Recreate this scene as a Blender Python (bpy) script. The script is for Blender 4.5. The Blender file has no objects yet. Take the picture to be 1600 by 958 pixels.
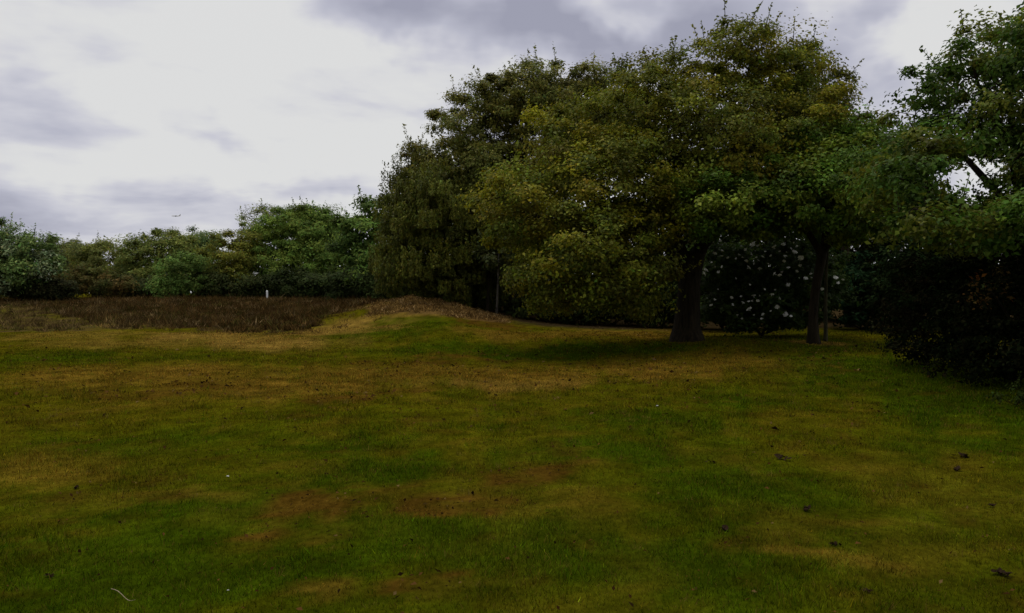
import bpy, math, random
import numpy as np
from mathutils import Vector

# ------------------------------------------------------------------ camera
sc = bpy.context.scene
F = 1331.0            # focal length in pixels of a 1600 px wide frame
HY = 458.0            # row of the horizon
EYE = 1.6
cam_d = bpy.data.cameras.new('camera')
cam = bpy.data.objects.new('camera', cam_d)
sc.collection.objects.link(cam)
cam.location = (0, 0, EYE)
cam.rotation_euler = (math.radians(90), 0, 0)
cam_d.sensor_width = 36.0
cam_d.lens = 36.0 * F / 1600.0
cam_d.shift_y = -(479.0 - HY) / 1600.0
cam_d.clip_start = 0.05
cam_d.clip_end = 20000
sc.camera = cam

# ------------------------------------------------------------------ sky, sun, exposure
SUN_EL, SUN_AZ = math.radians(74), math.radians(-45)     # azimuth from +Y, negative = left
world = bpy.data.worlds.new('World')
sc.world = world
world.use_nodes = True
wn, wl = world.node_tree.nodes, world.node_tree.links
wn.clear()
def W(t, **k):
    n = wn.new(t)
    for a, b in k.items():
        setattr(n, a, b)
    return n
def wmath(op, a, b=None, c=None, clamp=False):
    n = W('ShaderNodeMath', operation=op, use_clamp=clamp)
    for i, v in enumerate((a, b, c)):
        if v is None: continue
        if isinstance(v, (int, float)): n.inputs[i].default_value = v
        else: wl.new(v, n.inputs[i])
    return n.outputs[0]
tc = W('ShaderNodeTexCoord')
sep = W('ShaderNodeSeparateXYZ'); wl.new(tc.outputs['Generated'], sep.inputs[0])
zz = wmath('ADD', wmath('MAXIMUM', sep.outputs[2], 0.0), 0.16)
px = wmath('DIVIDE', sep.outputs[0], zz); py = wmath('DIVIDE', sep.outputs[1], zz)
comb = W('ShaderNodeCombineXYZ')
wl.new(px, comb.inputs[0]); wl.new(py, comb.inputs[1])
def wnoise(vec, scale, detail, rough, off, dist=0.0):
    m = W('ShaderNodeMapping'); m.inputs['Location'].default_value = off
    wl.new(vec, m.inputs[0])
    n = W('ShaderNodeTexNoise'); n.inputs['Scale'].default_value = scale
    n.inputs['Detail'].default_value = detail; n.inputs['Roughness'].default_value = rough
    n.inputs['Distortion'].default_value = dist
    wl.new(m.outputs[0], n.inputs['Vector'])
    return n
nA = wnoise(comb.outputs[0], 0.75, 5, 0.5, (3.1, 7.7, 0.3))
nB = wnoise(comb.outputs[0], 2.1, 4, 0.55, (11.0, 2.4, 4.0), 0.3)
mC = W('ShaderNodeMapping'); mC.inputs['Scale'].default_value = (1, 1, 3.4); wl.new(tc.outputs['Generated'], mC.inputs[0])
nC = wnoise(mC.outputs[0], 4.6, 5, 0.52, (1.0, 5.0, 2.0), .2)
# soft grey cloud bodies standing where the photograph has them (as directions), torn by noise
def warp_dir():
    n = wnoise(tc.outputs['Generated'], 7.0, 4, 0.55, (4.0, 1.0, 9.0))
    s = W('ShaderNodeVectorMath', operation='SUBTRACT'); wl.new(n.outputs['Color'], s.inputs[0]); s.inputs[1].default_value = (.5, .5, .5)
    m = W('ShaderNodeVectorMath', operation='SCALE'); wl.new(s.outputs[0], m.inputs[0]); m.inputs['Scale'].default_value = 0.16
    a = W('ShaderNodeVectorMath', operation='ADD'); wl.new(tc.outputs['Generated'], a.inputs[0]); wl.new(m.outputs[0], a.inputs[1])
    return a.outputs[0]
wd = warp_dir()
def blob(bx, by, rx, ry, amp):
    d = Vector(((bx - 800) / F, 1.0, (HY - by) / F)).normalized()
    s = W('ShaderNodeVectorMath', operation='SUBTRACT'); wl.new(wd, s.inputs[0]); s.inputs[1].default_value = d
    m = W('ShaderNodeVectorMath', operation='MULTIPLY'); wl.new(s.outputs[0], m.inputs[0]); m.inputs[1].default_value = (F / rx, F / max(rx, ry), F / ry)
    l = W('ShaderNodeVectorMath', operation='LENGTH'); wl.new(m.outputs[0], l.inputs[0])
    mr = W('ShaderNodeMapRange', interpolation_type='SMOOTHSTEP')
    mr.inputs['From Min'].default_value = 1.5; mr.inputs['From Max'].default_value = 0.1
    mr.inputs['To Min'].default_value = 0; mr.inputs['To Max'].default_value = amp
    wl.new(l.outputs['Value'], mr.inputs['Value'])
    return mr.outputs[0]
dark = None
for b in [(640, 20, 170, 48, .75), (830, 45, 190, 60, .85), (1010, 60, 170, 70, .55), (1230, 95, 150, 80, .5),
          (1380, 115, 110, 40, .55), (1330, 5, 150, 25, .35), (60, 335, 260, 55, .55), (335, 215, 80, 32, .38),
          (660, 160, 70, 16, .2), (150, 205, 200, 40, .3), (50, 80, 140, 50, .3), (510, 285, 120, 28, .35), (290, 112, 70, 12, .15)]:
    o = blob(*b)
    dark = o if dark is None else wmath('MAXIMUM', dark, o)
n1 = wmath('MULTIPLY', wmath('SUBTRACT', nA.outputs[0], 0.5), 1.1)
n2 = wmath('MULTIPLY', wmath('SUBTRACT', nB.outputs[0], 0.48), 1.2)
n3 = wmath('MULTIPLY', wmath('SUBTRACT', nC.outputs[0], 0.42), 1.35)
light = wmath('MAXIMUM', blob(1470, 60, 120, 60, .7), blob(930, 12, 70, 26, .6))
grey = wmath('ADD', wmath('SUBTRACT', wmath('ADD', dark, n1), light), wmath('ADD', n2, n3), clamp=True)
ramp = W('ShaderNodeValToRGB'); wl.new(grey, ramp.inputs[0])
S = 0.1
e = ramp.color_ramp.elements
e[0].position = 0.0; e[0].color = (.73, .73, .725, 1)
e[1].position = 1.0; e[1].color = (.34, .345, .43, 1)
for p_, c_ in ((.12, (.70, .70, .71, 1)), (.3, (.60, .60, .66, 1)), (.55, (.48, .485, .57, 1))):
    q = ramp.color_ramp.elements.new(p_); q.color = c_
sky = W('ShaderNodeTexSky', sky_type='NISHITA')
sky.sun_disc = False; sky.sun_elevation = SUN_EL; sky.sun_rotation = SUN_AZ
up = W('ShaderNodeVectorMath', operation='SCALE'); wl.new(ramp.outputs[0], up.inputs[0]); up.inputs['Scale'].default_value = 1.0 / S
mix = W('ShaderNodeMix', data_type='RGBA'); mix.inputs[0].default_value = 0.965
wl.new(sky.outputs[0], mix.inputs[6]); wl.new(up.outputs[0], mix.inputs[7])
bg = W('ShaderNodeBackground'); bg.inputs['Strength'].default_value = S
wl.new(mix.outputs[2], bg.inputs['Color'])
wo = W('ShaderNodeOutputWorld'); wl.new(bg.outputs[0], wo.inputs['Surface'])

sun_d = bpy.data.lights.new('sun', 'SUN'); sun_d.energy = 1.35; sun_d.angle = math.radians(25); sun_d.color = (1, .95, .86)
sun = bpy.data.objects.new('sun', sun_d); sc.collection.objects.link(sun)
sdir = Vector((math.sin(SUN_AZ) * math.cos(SUN_EL), math.cos(SUN_AZ) * math.cos(SUN_EL), math.sin(SUN_EL)))
sun.rotation_euler = (-sdir).to_track_quat('-Z', 'Y').to_euler()
sc.view_settings.view_transform = 'Standard'; sc.view_settings.look = 'None'
sc.view_settings.exposure = 0.0; sc.view_settings.gamma = 1.0; sc.view_settings.use_curve_mapping = False
sc.render.engine = 'CYCLES'
sc.cycles.max_bounces = 6; sc.cycles.diffuse_bounces = 3; sc.cycles.glossy_bounces = 2
sc.cycles.transmission_bounces = 4; sc.cycles.use_denoising = True

# ------------------------------------------------------------------ helpers
rng = np.random.default_rng(11)
random.seed(5)
COL = sc.collection
def P(px_, py_, D):
    return np.array([(px_ - 800) / F * D, D, EYE + (HY - py_) / F * D])
def hash2(ix, iy, s=0):
    h = (ix.astype(np.int64) * 374761393 + iy.astype(np.int64) * 668265263 + s * 2147483647) & 0xffffffff
    h = ((h ^ (h >> 13)) * 1274126177) & 0xffffffff
    return ((h ^ (h >> 16)) & 0xffff) / 65535.0
def vnoise(x, y, s=0):
    ix, iy = np.floor(x), np.floor(y)
    fx, fy = x - ix, y - iy
    fx = fx * fx * (3 - 2 * fx); fy = fy * fy * (3 - 2 * fy)
    ix = ix.astype(np.int64); iy = iy.astype(np.int64)
    a, b = hash2(ix, iy, s), hash2(ix + 1, iy, s)
    c, d = hash2(ix, iy + 1, s), hash2(ix + 1, iy + 1, s)
    return (a * (1 - fx) + b * fx) * (1 - fy) + (c * (1 - fx) + d * fx) * fy
def fbm(x, y, s=0, o=4, g=.5):
    t = 0; a = 1; n = 0
    for i in range(o):
        t = t + a * vnoise(x * 2 ** i + 17.3 * i, y * 2 ** i - 9.1 * i, s + i); n += a; a *= g
    return t / n
def sstep(a, b, x):
    t = np.clip((x - a) / (b - a), 0, 1)
    return t * t * (3 - 2 * t)
def mesh_np(name, v, f, mat, parent=None, col=None, smooth=False):
    """v (N,3), f (M,k) int; one mesh object."""
    me = bpy.data.meshes.new(name)
    v = np.asarray(v, np.float32); f = np.asarray(f, np.int32)
    k = f.shape[1]
    me.vertices.add(len(v)); me.vertices.foreach_set('co', v.ravel())
    me.loops.add(f.size); me.loops.foreach_set('vertex_index', f.ravel())
    me.polygons.add(len(f))
    me.polygons.foreach_set('loop_start', np.arange(0, f.size, k, dtype=np.int32))
    me.polygons.foreach_set('loop_total', np.full(len(f), k, np.int32))
    if smooth: me.polygons.foreach_set('use_smooth', np.ones(len(f), bool))
    if col is not None:
        a = me.attributes.new('col', 'FLOAT_COLOR', 'POINT')
        c4 = np.ones((len(v), 4), np.float32); c4[:, :3] = col
        a.data.foreach_set('color', c4.ravel())
    me.update(calc_edges=True)
    me.materials.append(mat)
    o = bpy.data.objects.new(name, me); COL.objects.link(o)
    if parent is not None: o.parent = parent
    return o
def tag(o, label=None, cat=None, group=None, kind=None):
    if label: o['label'] = label
    if cat: o['category'] = cat
    if group: o['group'] = group
    if kind: o['kind'] = kind
    return o
def empty(name, loc):
    o = bpy.data.objects.new(name, None); COL.objects.link(o); o.location = loc
    o.empty_display_size = .3
    return o
def tube(pts, rad, sides=8, rough=0.0, seed=0, cap=True):
    """lofted tube along a polyline -> verts, quads"""
    pts = np.asarray(pts, float); rad = np.asarray(rad, float); n = len(pts)
    T = np.gradient(pts, axis=0); T /= np.linalg.norm(T, axis=1)[:, None] + 1e-9
    ref = np.array([1., 0, 0]) if abs(T[0, 0]) < .9 else np.array([0, 1., 0])
    vs = []
    r_ = np.random.default_rng(seed)
    lob = r_.uniform(0, 6.28, 4)
    for i in range(n):
        a = np.cross(T[i], ref); a /= np.linalg.norm(a) + 1e-9
        b = np.cross(T[i], a)
        th = np.linspace(0, 2 * math.pi, sides, endpoint=False)
        k = 1 + rough * (np.sin(3 * th + lob[0] + i * .15) * .5 + np.sin(5 * th + lob[1] - i * .2) * .35 + r_.normal(0, .25, sides))
        vs.append(pts[i] + rad[i] * k[:, None] * (np.cos(th)[:, None] * a + np.sin(th)[:, None] * b))
    v = np.concatenate(vs)
    f = []
    for i in range(n - 1):
        for j in range(sides):
            j2 = (j + 1) % sides
            f.append((i * sides + j, i * sides + j2, (i + 1) * sides + j2, (i + 1) * sides + j))
    if cap:
        v = np.vstack([v, pts[-1]]); c = len(v) - 1
        for j in range(sides): f.append(((n - 1) * sides + j, (n - 1) * sides + (j + 1) % sides, c, c))
    return v, f
def resample(pts, rad, step):
    pts = np.asarray(pts, float); rad = np.asarray(rad, float)
    d = np.r_[0, np.cumsum(np.linalg.norm(np.diff(pts, axis=0), axis=1))]
    n = max(3, int(d[-1] / step) + 1); t = np.linspace(0, d[-1], n)
    # smooth interpolation (catmull-like through gradient)
    out = np.stack([np.interp(t, d, pts[:, k]) for k in range(3)], 1)
    for _ in range(2): out[1:-1] = .25 * out[:-2] + .5 * out[1:-1] + .25 * out[2:]
    return out, np.interp(t, d, rad)
def mesh_mixed(name, v, f, mat, parent=None, smooth=True):
    f = [tuple(dict.fromkeys(q)) for q in f]
    me = bpy.data.meshes.new(name); me.from_pydata([tuple(map(float, p)) for p in v], [], f)
    if smooth: me.polygons.foreach_set('use_smooth', np.ones(len(me.polygons), bool))
    me.update(); me.materials.append(mat)
    o = bpy.data.objects.new(name, me); COL.objects.link(o)
    if parent is not None: o.parent = parent
    return o

# ------------------------------------------------------------------ materials
def new_mat(name):
    m = bpy.data.materials.new(name); m.use_nodes = True
    m.node_tree.nodes.clear()
    return m, m.node_tree.nodes, m.node_tree.links
def leaf_material(name, trans=.3, rough=.55, spec=.25, vary=.25):
    m, n, l = new_mat(name)
    at = n.new('ShaderNodeAttribute'); at.attribute_name = 'col'
    no = n.new('ShaderNodeTexNoise'); no.inputs['Scale'].default_value = 1.3; no.inputs['Detail'].default_value = 3
    tx = n.new('ShaderNodeTexCoord'); l.new(tx.outputs['Object'], no.inputs['Vector'])
    mr = n.new('ShaderNodeMapRange'); mr.inputs['From Min'].default_value = .3; mr.inputs['From Max'].default_value = .7
    mr.inputs['To Min'].default_value = 1 - vary; mr.inputs['To Max'].default_value = 1 + vary
    l.new(no.outputs[0], mr.inputs['Value'])
    sc_ = n.new('ShaderNodeVectorMath'); sc_.operation = 'SCALE'
    l.new(at.outputs['Color'], sc_.inputs[0]); l.new(mr.outputs[0], sc_.inputs['Scale'])
    if spec > 0:
        p = n.new('ShaderNodeBsdfPrincipled'); p.inputs['Roughness'].default_value = rough
        p.inputs['Specular IOR Level'].default_value = spec
        l.new(sc_.outputs[0], p.inputs['Base Color'])
    else:
        p = n.new('ShaderNodeBsdfDiffuse'); l.new(sc_.outputs[0], p.inputs['Color'])
    o = n.new('ShaderNodeOutputMaterial')
    if trans > 0:
        t = n.new('ShaderNodeBsdfTranslucent'); l.new(sc_.outputs[0], t.inputs['Color'])
        mx = n.new('ShaderNodeMixShader'); mx.inputs[0].default_value = trans
        l.new(p.outputs[0], mx.inputs[1]); l.new(t.outputs[0], mx.inputs[2]); l.new(mx.outputs[0], o.inputs[0])
    else: l.new(p.outputs[0], o.inputs[0])
    return m
def bark_material(name, c1, c2, scale=9.0, stretch=.18, bump=.6):
    m, n, l = new_mat(name)
    tx = n.new('ShaderNodeTexCoord'); mp = n.new('ShaderNodeMapping'); mp.inputs['Scale'].default_value = (1, 1, stretch)
    l.new(tx.outputs['Object'], mp.inputs[0])
    no = n.new('ShaderNodeTexNoise'); no.inputs['Scale'].default_value = scale; no.inputs['Detail'].default_value = 5; no.inputs['Roughness'].default_value = .65
    l.new(mp.outputs[0], no.inputs['Vector'])
    rp = n.new('ShaderNodeValToRGB'); rp.color_ramp.elements[0].position = .35; rp.color_ramp.elements[1].position = .68
    rp.color_ramp.elements[0].color = (*c1, 1); rp.color_ramp.elements[1].color = (*c2, 1)
    l.new(no.outputs[0], rp.inputs[0])
    bp = n.new('ShaderNodeBump'); bp.inputs['Strength'].default_value = bump; bp.inputs['Distance'].default_value = .05
    l.new(no.outputs[0], bp.inputs['Height'])
    p = n.new('ShaderNodeBsdfPrincipled'); p.inputs['Roughness'].default_value = .9; p.inputs['Specular IOR Level'].default_value = .1
    l.new(rp.outputs[0], p.inputs['Base Color']); l.new(bp.outputs[0], p.inputs['Normal'])
    o = n.new('ShaderNodeOutputMaterial'); l.new(p.outputs[0], o.inputs[0])
    return m
def plain(name, c, rough=.7, spec=.3, nscale=40, vary=.25):
    m, n, l = new_mat(name)
    no = n.new('ShaderNodeTexNoise'); no.inputs['Scale'].default_value = nscale; no.inputs['Detail'].default_value = 4
    tx = n.new('ShaderNodeTexCoord'); l.new(tx.outputs['Object'], no.inputs['Vector'])
    rp = n.new('ShaderNodeValToRGB'); rp.color_ramp.elements[0].position = .3; rp.color_ramp.elements[1].position = .7
    rp.color_ramp.elements[0].color = (*[x * (1 - vary) for x in c], 1); rp.color_ramp.elements[1].color = (*[min(1, x * (1 + vary)) for x in c], 1)
    l.new(no.outputs[0], rp.inputs[0])
    p = n.new('ShaderNodeBsdfPrincipled'); p.inputs['Roughness'].default_value = rough; p.inputs['Specular IOR Level'].default_value = spec
    l.new(rp.outputs[0], p.inputs['Base Color'])
    o = n.new('ShaderNodeOutputMaterial'); l.new(p.outputs[0], o.inputs[0])
    return m
M_LEAF = leaf_material('leaf', .36, .55, .10)
M_FAR = leaf_material('far_leaf', .34, .6, .04)
M_DARK = leaf_material('dark_leaf', .15, .7, 0)
M_DULL = leaf_material('dull_leaf', .2, .75, 0)
M_GRASS = leaf_material('grass_blade', .2, .8, 0, .12)
M_BARK = bark_material('oak_bark', (.008, .006, .003), (.036, .027, .014), 14, .16, .9)
M_BARKG = bark_material('mossy_bark', (.02, .02, .01), (.07, .065, .03))
M_BIRCH = bark_material('pale_bark', (.025, .023, .018), (.09, .08, .06), 6, .8, .3)

# ------------------------------------------------------------------ terrain
CTRL = []
def cp(px_, py_, D, dz=0.0):
    p = P(px_, py_, D); CTRL.append((p[0], p[1], p[2] + dz))
for a in [(760, 565, 23.5), (900, 556, 25), (1000, 548, 25.5), (620, 552, 25), (420, 560, 22), (200, 560, 21.5), (0, 560, 21),
          (1072, 532, 27), (1120, 556, 23), (1000, 575, 20.5), (1275, 538, 26), (1200, 530, 29), (1330, 520, 32), (1300, 512, 36),
          (960, 530, 29.5), (900, 521, 32), (860, 508, 36), (1000, 515, 35), (1150, 512, 36), (780, 498, 35.5), (700, 508, 32), (640, 520, 30), (620, 498, 34),
          (1400, 560, 20), (1500, 605, 14.5), (1600, 640, 12), (1550, 560, 20),
          (430, 522, 32), (300, 519, 33), (180, 512, 34.5), (0, 522, 32.5), (540, 508, 34),
          (-150, 515, 34)]:
    cp(*a)
HE = -.25
for a in [(420, 490, 43), (300, 490, 43), (520, 482, 43), (420, 463, 58), (250, 462, 58), (560, 465, 50), (200, 486, 44), (0, 490, 42), (80, 464, 60), (-150, 485, 44), (-150, 463, 60)]:
    cp(*a, HE)
for a in [(655, 463, 37.5), (610, 467, 38), (700, 472, 37), (740, 486, 36.5), (655, 468, 39), (720, 480, 40), (800, 490, 42), (620, 464, 44)]:
    cp(*a, -.06)
CTRL += [(0, 0, 0), (-3, 4.3, .0), (0, 4.3, 0), (3, 4.3, 0), (-8, 0, .05), (8, 0, .05), (-6, 10, .0), (0, 10, -.04), (5, 10, -.05), (10, 10, .1), (0, -20, .1), (-30, 0, .2), (30, 0, .2), (-45, 25, .3), (45, 30, .2),
         (25, 20, .2), (30, 50, .3), (10, 50, .4), (-5, 60, .95), (60, 60, .3), (-60, 60, 1.1), (0, 105, 1.0), (-70, 105, 1.2), (70, 105, .6), (-20, 75, 1.05), (-40, 75, 1.1)]
CT = np.array(CTRL)
def _tps(d2): return .5 * d2 * np.log(d2 + 1e-6)
_n = len(CT)
_A = np.zeros((_n + 3, _n + 3)); _d2 = ((CT[:, None, :2] - CT[None, :, :2]) ** 2).sum(2)
_A[:_n, :_n] = _tps(_d2) + np.eye(_n) * 2.0
_A[:_n, _n] = 1; _A[:_n, _n + 1:] = CT[:, :2]; _A[_n:, :_n] = _A[:_n, _n:].T
_w = np.linalg.solve(_A, np.r_[CT[:, 2], 0, 0, 0])
def H(x, y):
    x = np.asarray(x, float); y = np.asarray(y, float)
    sh = x.shape
    xc = np.clip(x.ravel(), -70, 70); yc = np.clip(y.ravel(), -22, 105)
    z = _w[_n] + _w[_n + 1] * xc + _w[_n + 2] * yc
    for i in range(_n):
        z = z + _w[i] * _tps((xc - CT[i, 0]) ** 2 + (yc - CT[i, 1]) ** 2)
    z = z + .10 * (fbm(xc * .45, yc * .45, 3, 3) - .5) + .05 * (fbm(xc * 1.6, yc * 1.6, 5, 2) - .5)
    z = z + np.exp(-(((xc + 3.9) / 2.4) ** 2 + ((yc - 37.3) / 1.6) ** 2)) * .6 * (fbm(xc * 1.15, yc * 1.15, 121, 3) - .45)
    return z.reshape(sh)
def h1(x, y): return float(H(np.array([x]), np.array([y]))[0])
def ray_ground(px_, py_):
    """where the line of sight through a photo pixel meets the ground -> world x, y, z"""
    D = np.concatenate([np.arange(3, 30, .05), np.arange(30, 90, .1)])
    x = (px_ - 800) / F * D; z = EYE + (HY - py_) / F * D
    hit = np.nonzero(z <= H(x, D))[0]
    i = hit[0] if len(hit) else len(D) - 1
    return float(x[i]), float(D[i]), h1(x[i], D[i])

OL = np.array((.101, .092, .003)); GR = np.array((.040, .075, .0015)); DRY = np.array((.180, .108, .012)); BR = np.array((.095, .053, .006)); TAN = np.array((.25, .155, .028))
PATCH = []
def patch(px_, py_, rx, ry, kind, s=1.0):
    x, y, z = ray_ground(px_, py_)
    x2, y2, _ = ray_ground(px_, py_ - ry)
    _, y3, _ = ray_ground(px_, py_ + ry)
    PATCH.append((x, y, rx * y / F, max(.08, (y2 - y3) / 2), kind, s))
for a in [(70, 558, 130, 22, 'g', .7), (230, 690, 220, 26, 'g', .35), (640, 512, 150, 20, 'g', .85), (730, 548, 150, 14, 'g', .75), (900, 552, 170, 13, 'g', 1.4), (1020, 545, 80, 9, 'g', 1.4), (1400, 580, 190, 40, 'g', 1.3), (1520, 640, 150, 44, 'g', 1.3),  # strong greens in the hollow and by the right bush carry painted shade too
          (1010, 655, 190, 30, 'g', .8), (950, 700, 170, 26, 'g', .8), (1150, 630, 130, 22, 'g', .7), (620, 730, 100, 22, 'g', .75), (700, 830, 230, 46, 'g', .65), (150, 900, 260, 75, 'g', .7),
          (430, 900, 160, 50, 'g', .75), (1380, 595, 240, 45, 'g', .75), (1520, 650, 140, 50, 'g', .7), (1050, 880, 220, 60, 'g', .6), (1180, 760, 200, 40, 'g', .55), (860, 880, 180, 60, 'g', .65),
          (330, 800, 200, 40, 'g', .5), (1250, 535, 150, 18, 'g', .7), (300, 560, 120, 10, 'g', .4), (560, 690, 120, 18, 'g', .4),
          (250, 590, 260, 26, 'd', .7), (470, 600, 170, 22, 'd', .8), (660, 582, 230, 16, 'd', .8), (820, 590, 150, 14, 'd', .9), (1010, 578, 150, 20, 'd', .9), (1150, 568, 110, 20, 'd', .7),
          (410, 535, 150, 13, 't', .9), (240, 536, 160, 10, 't', .5), (80, 525, 100, 10, 't', .5), (540, 512, 90, 9, 't', .9), (590, 497, 80, 7, 't', .9), (640, 494, 60, 4, 't', .8), (330, 528, 170, 8, 't', .9), (830, 521, 130, 7, 'd', .8), (990, 523, 90, 8, 'd', .8), (1050, 520, 60, 6, 'd', .7), (770, 503, 80, 6, 'b', .8),
          (70, 730, 150, 30, 'd', .4), (280, 775, 90, 12, 'd', .4), (1280, 870, 110, 24, 'd', .6), (1150, 845, 50, 16, 'b', .6), (1420, 860, 160, 40, 'd', .3),
          (500, 800, 110, 32, 'b', .8), (420, 842, 60, 12, 'b', .8), (705, 790, 80, 15, 'b', .9), (812, 740, 44, 13, 'b', .9), (655, 866, 20, 8, 'd', 1), (690, 922, 70, 14, 'b', .7), (600, 760, 60, 10, 'b', .4),
          (230, 617, 110, 10, 'b', .5), (540, 620, 50, 7, 'b', .8), (320, 605, 90, 8, 'b', .6), (490, 940, 70, 14, 'd', .8), (60, 870, 60, 10, 'b', .5), (100, 925, 60, 8, 'b', .5), (370, 850, 50, 10, 'b', .6),
          (640, 610, 60, 6, 'b', .4), (720, 560, 80, 4, 'b', .6), (660, 568, 90, 5, 'b', .5), (1280, 536, 35, 4, 't', .9), (800, 600, 130, 8, 't', .4), (890, 730, 60, 10, 'b', .4), (1480, 700, 130, 24, 'g', .5)]:
    patch(*a)
def in_poly(x, y, poly):
    c = np.zeros(x.shape, bool); j = len(poly) - 1
    for i in range(len(poly)):
        xi, yi = poly[i]; xj, yj = poly[j]
        c ^= ((yi > y) != (yj > y)) & (x < (xj - xi) * (y - yi) / (yj - yi + 1e-12) + xi); j = i
    return c
def g2(px_, D): return ((px_ - 800) / F * D, D)
HEATH = [g2(*q) for q in [(-260, 46), (-100, 50), (40, 53), (95, 46), (150, 41), (230, 37), (330, 33.5), (430, 32.6), (475, 33.5), (520, 36.5), (575, 38), (600, 41), (600, 52), (560, 58), (420, 61), (250, 62), (60, 64), (-260, 64)]]
TUSSOCK = [g2(*q) for q in [(-260, 33), (20, 33), (120, 33), (230, 34), (300, 34.5), (300, 38), (180, 45), (90, 55), (-260, 56)]]
MOUND = [g2(*q) for q in [(575, 35.2), (640, 34.7), (690, 34.5), (740, 34.2), (800, 34.6), (770, 38), (700, 41), (600, 42), (575, 40)]]
def rag_edge(x, y): return x + (fbm(x * .7, y * .7, 91, 5, .7) - .5) * 3.4, y + (fbm(x * .7, y * .7, 95, 5, .7) - .5) * 5.0
def ground_color(x, y):
    sh = x.shape; x = x.ravel(); y = y.ravel()
    k = np.clip(y / 14, .5, 2.2)
    wx = x + (fbm(x / k * .9, y / k * .9, 21, 4) - .5) * 1.7 * k
    wy = y + (fbm(x / k * .9, y / k * .9, 31, 4) - .5) * 2.4 * k
    w = {c: np.zeros(x.shape) for c in 'gdbt'}
    nz = fbm(x * .55, y * .28, 41, 5, .6); nz2 = fbm(x * 2.3, y * 1.5, 51, 4, .6); nz3 = fbm(x * 7, y * 6, 61, 3, .6)
    rag = (fbm(x / k * 4.5, y / k * 3.2, 101, 5, .7) - .5) * 1.3
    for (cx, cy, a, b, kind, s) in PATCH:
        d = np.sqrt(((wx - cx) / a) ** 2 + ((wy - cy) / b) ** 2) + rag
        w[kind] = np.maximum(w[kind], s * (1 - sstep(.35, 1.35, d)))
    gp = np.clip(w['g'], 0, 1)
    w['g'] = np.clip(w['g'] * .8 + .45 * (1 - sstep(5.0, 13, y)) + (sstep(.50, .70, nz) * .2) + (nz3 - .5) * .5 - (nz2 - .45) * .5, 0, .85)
    w['d'] = np.clip(w['d'] * (.55 + .9 * nz3) + (sstep(.50, .70, 1 - nz) * .2 + sstep(.54, .72, nz2) * .25) * (1 - .8 * gp), 0, 1)
    w['b'] = np.clip(w['b'] * (.6 + 1.2 * sstep(.35, .62, nz3)) + sstep(.64, .76, 1 - nz2) * .5, 0, 1)
    c = np.tile(OL, (len(x), 1))
    for kind, cc in (('g', GR), ('d', DRY), ('b', BR), ('t', TAN)):
        c = c * (1 - w[kind][:, None]) + cc * w[kind][:, None]
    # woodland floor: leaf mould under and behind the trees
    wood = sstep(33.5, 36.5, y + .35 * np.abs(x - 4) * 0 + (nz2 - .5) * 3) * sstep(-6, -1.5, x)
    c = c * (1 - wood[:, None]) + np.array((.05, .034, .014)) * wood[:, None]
    rx_, ry_ = rag_edge(x, y)
    hp = in_poly(rx_ + (nz3 - .5) * 1.2, ry_ + (nz2 - .5) * 2.0, HEATH).astype(float) * .85
    c = c * (1 - hp[:, None]) + np.array((.045, .028, .012)) * hp[:, None]
    tp = in_poly(wx * .3 + x * .7, wy * .3 + y * .7, TUSSOCK) & (hp < .5)
    tt = (tp * (.3 + .7 * sstep(.4, .62, nz2)))[:, None]
    c = c * (1 - tt) + np.array((.095, .066, .022)) * tt
    mp = in_poly(wx * .4 + x * .6, wy * .4 + y * .6, MOUND).astype(float)[:, None] * .9
    c = c * (1 - mp) + np.array((.17, .10, .03)) * mp
    lump = fbm(x * 2.6, y * 2.0, 81, 5, .75)
    c *= 1.0 * (.66 + .68 * nz3)[:, None] * (.82 + .36 * sstep(.3, .7, lump))[:, None]
    return c.reshape(sh + (3,)), w['b'].reshape(sh)

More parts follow.
